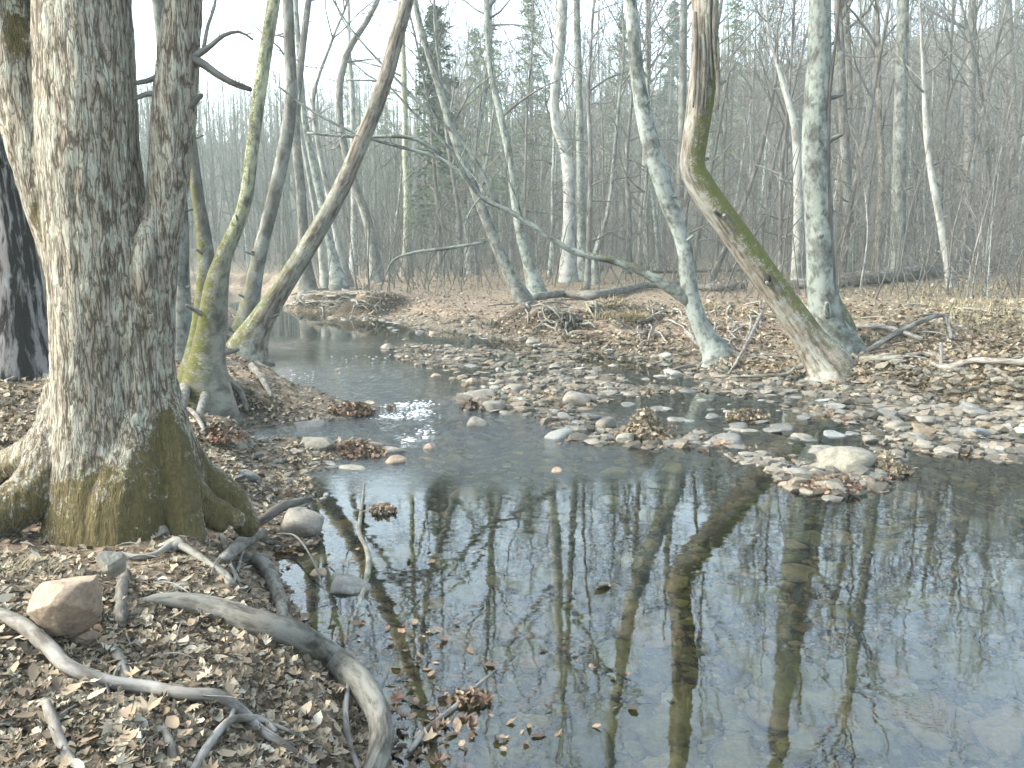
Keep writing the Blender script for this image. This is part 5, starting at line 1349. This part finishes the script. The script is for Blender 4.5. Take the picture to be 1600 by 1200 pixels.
# ------------------------------------------------------------------ grass
def grass_tuft(name, label, px, py, wd, n, hgt, mat, droop=.5, flat=.7, kind=None, cat='grass tuft'):
    p = G1(px, py); d = np.linalg.norm(p - [0, 0, CZ]); rx = wd / 2 / F * d
    V = []; Fq = []; c = 0
    for k in range(n):
        t = R.uniform(0, 6.28); rr = rx * math.sqrt(R.random()); bx, by = p[0] + rr * cos(t), p[1] + rr * sin(t) * flat
        h_ = hgt * (.25 + .85 * R.random() ** 1.5) * (1.15 - .7 * rr / rx); az = R.uniform(0, 6.28); dr_ = droop * R.uniform(.3, 1.3) * h_; w_ = .0028 * (1 + d * .12)
        sx, sy = -sin(az) * w_, cos(az) * w_
        for s_, u in enumerate((0, .4, .75, 1)):
            cx, cy, cz_ = bx + cos(az) * dr_ * u * u, by + sin(az) * dr_ * u * u, p[2] - .01 + h_ * (u - .35 * droop * u * u)
            ww = 1 - .85 * u; V += [(cx - sx * ww, cy - sy * ww, cz_), (cx + sx * ww, cy + sy * ww, cz_)]
            if s_: Fq.append((c + 2 * s_ - 2, c + 2 * s_ - 1, c + 2 * s_ + 1, c + 2 * s_))
        c += 8
    V = np.array(V) - p
    return tag(link(name, rawmesh(name, V, np.array(Fq), np.zeros((0, 3), int), M[mat]), loc=p), label, cat, kind=kind)
grass_tuft('grass_tuft', 'pale green grass tuft at the left edge of the near bank', 30, 895, 110, 520, .11, 'grass', 1.1)
grass_tuft('grass_tuft', 'thin grass beside the left edge above the long thin root', 20, 960, 60, 160, .08, 'grass', 1.0)
grass_tuft('grass_tuft', 'dry straw coloured grass clump hanging over the far bank', 985, 500, 56, 700, .62, 'grass_brown', 1.3)
grass_tuft('grass_tuft', 'brown grass clump on the cut bank beside the pale roots', 938, 496, 60, 420, .45, 'grass_brown', 1.3)
grass_tuft('grass_tuft', 'bare brush tuft at the foot of the bank in the middle distance', 775, 508, 60, 260, .30, 'twig', .9)
# blades over the forest floor
Ps, px, py = scatter_area(9000, 560, 1800, 410, 520)
hh_ = terrain(Ps[:, 0], Ps[:, 1]); k = (hh_ > .7) & (hh_ < 3) & (fb2(Ps[:, 0] * .25, Ps[:, 1] * .25, 3, 44) > 0.0); Ps = Ps[k]
n = len(Ps); hgt = NR.uniform(.06, .22, n); az = NR.uniform(0, 6.28, n); w_ = .008 + .0007 * Ps[:, 1]
o1 = np.column_stack([np.cos(az) * w_, np.sin(az) * w_, np.zeros(n)]); tip = np.column_stack([NR.normal(0, .06, n), NR.normal(0, .06, n), hgt])
V = np.stack([Ps - o1, Ps + o1, Ps + tip], 1).reshape(-1, 3); Ft = np.arange(n * 3).reshape(-1, 3)
tag(link('grass', rawmesh('grass', V, np.zeros((0, 4), int), Ft, M['grass'])), 'thin pale grass on the forest floor across the creek', kind='stuff')
# pale lichen scraps by the big tree
tag(link('lichen_scraps', leaves_obj('lichen_scraps', GR(NR.normal(25, 9, 14), NR.normal(762, 9, 14)), (.012, .02), '', 'leaf', .4)), 'pale blue grey lichen scraps beside the mossy root', kind='stuff')
_l = bpy.data.materials.new('lichen_blue'); _l.use_nodes = True; _l.node_tree.nodes['Principled BSDF'].inputs['Base Color'].default_value = (.5, .62, .62, 1)
bpy.data.objects['lichen_scraps'].data.materials[0] = _l

# ------------------------------------------------------------------ haze
bm = bmesh.new(); bmesh.ops.create_cube(bm, size=1)
me = bpy.data.meshes.new('haze'); bm.to_mesh(me); bm.free()
hm = bpy.data.materials.new('haze'); hm.use_nodes = True; hn = hm.node_tree; hn.nodes.remove(hn.nodes['Principled BSDF'])
pv = hn.nodes.new('ShaderNodeVolumePrincipled'); pv.inputs['Density'].default_value = .0019; pv.inputs['Color'].default_value = (.80, .96, .90, 1); pv.inputs['Anisotropy'].default_value = .2
hn.links.new(pv.outputs[0], hn.nodes['Material Output'].inputs['Volume']); me.materials.append(hm)
hzb = link('haze', me, loc=(0, 0, 34)); hzb.scale = (504, 504, 72)
tag(hzb, 'thin pale haze between the trees', kind='stuff')
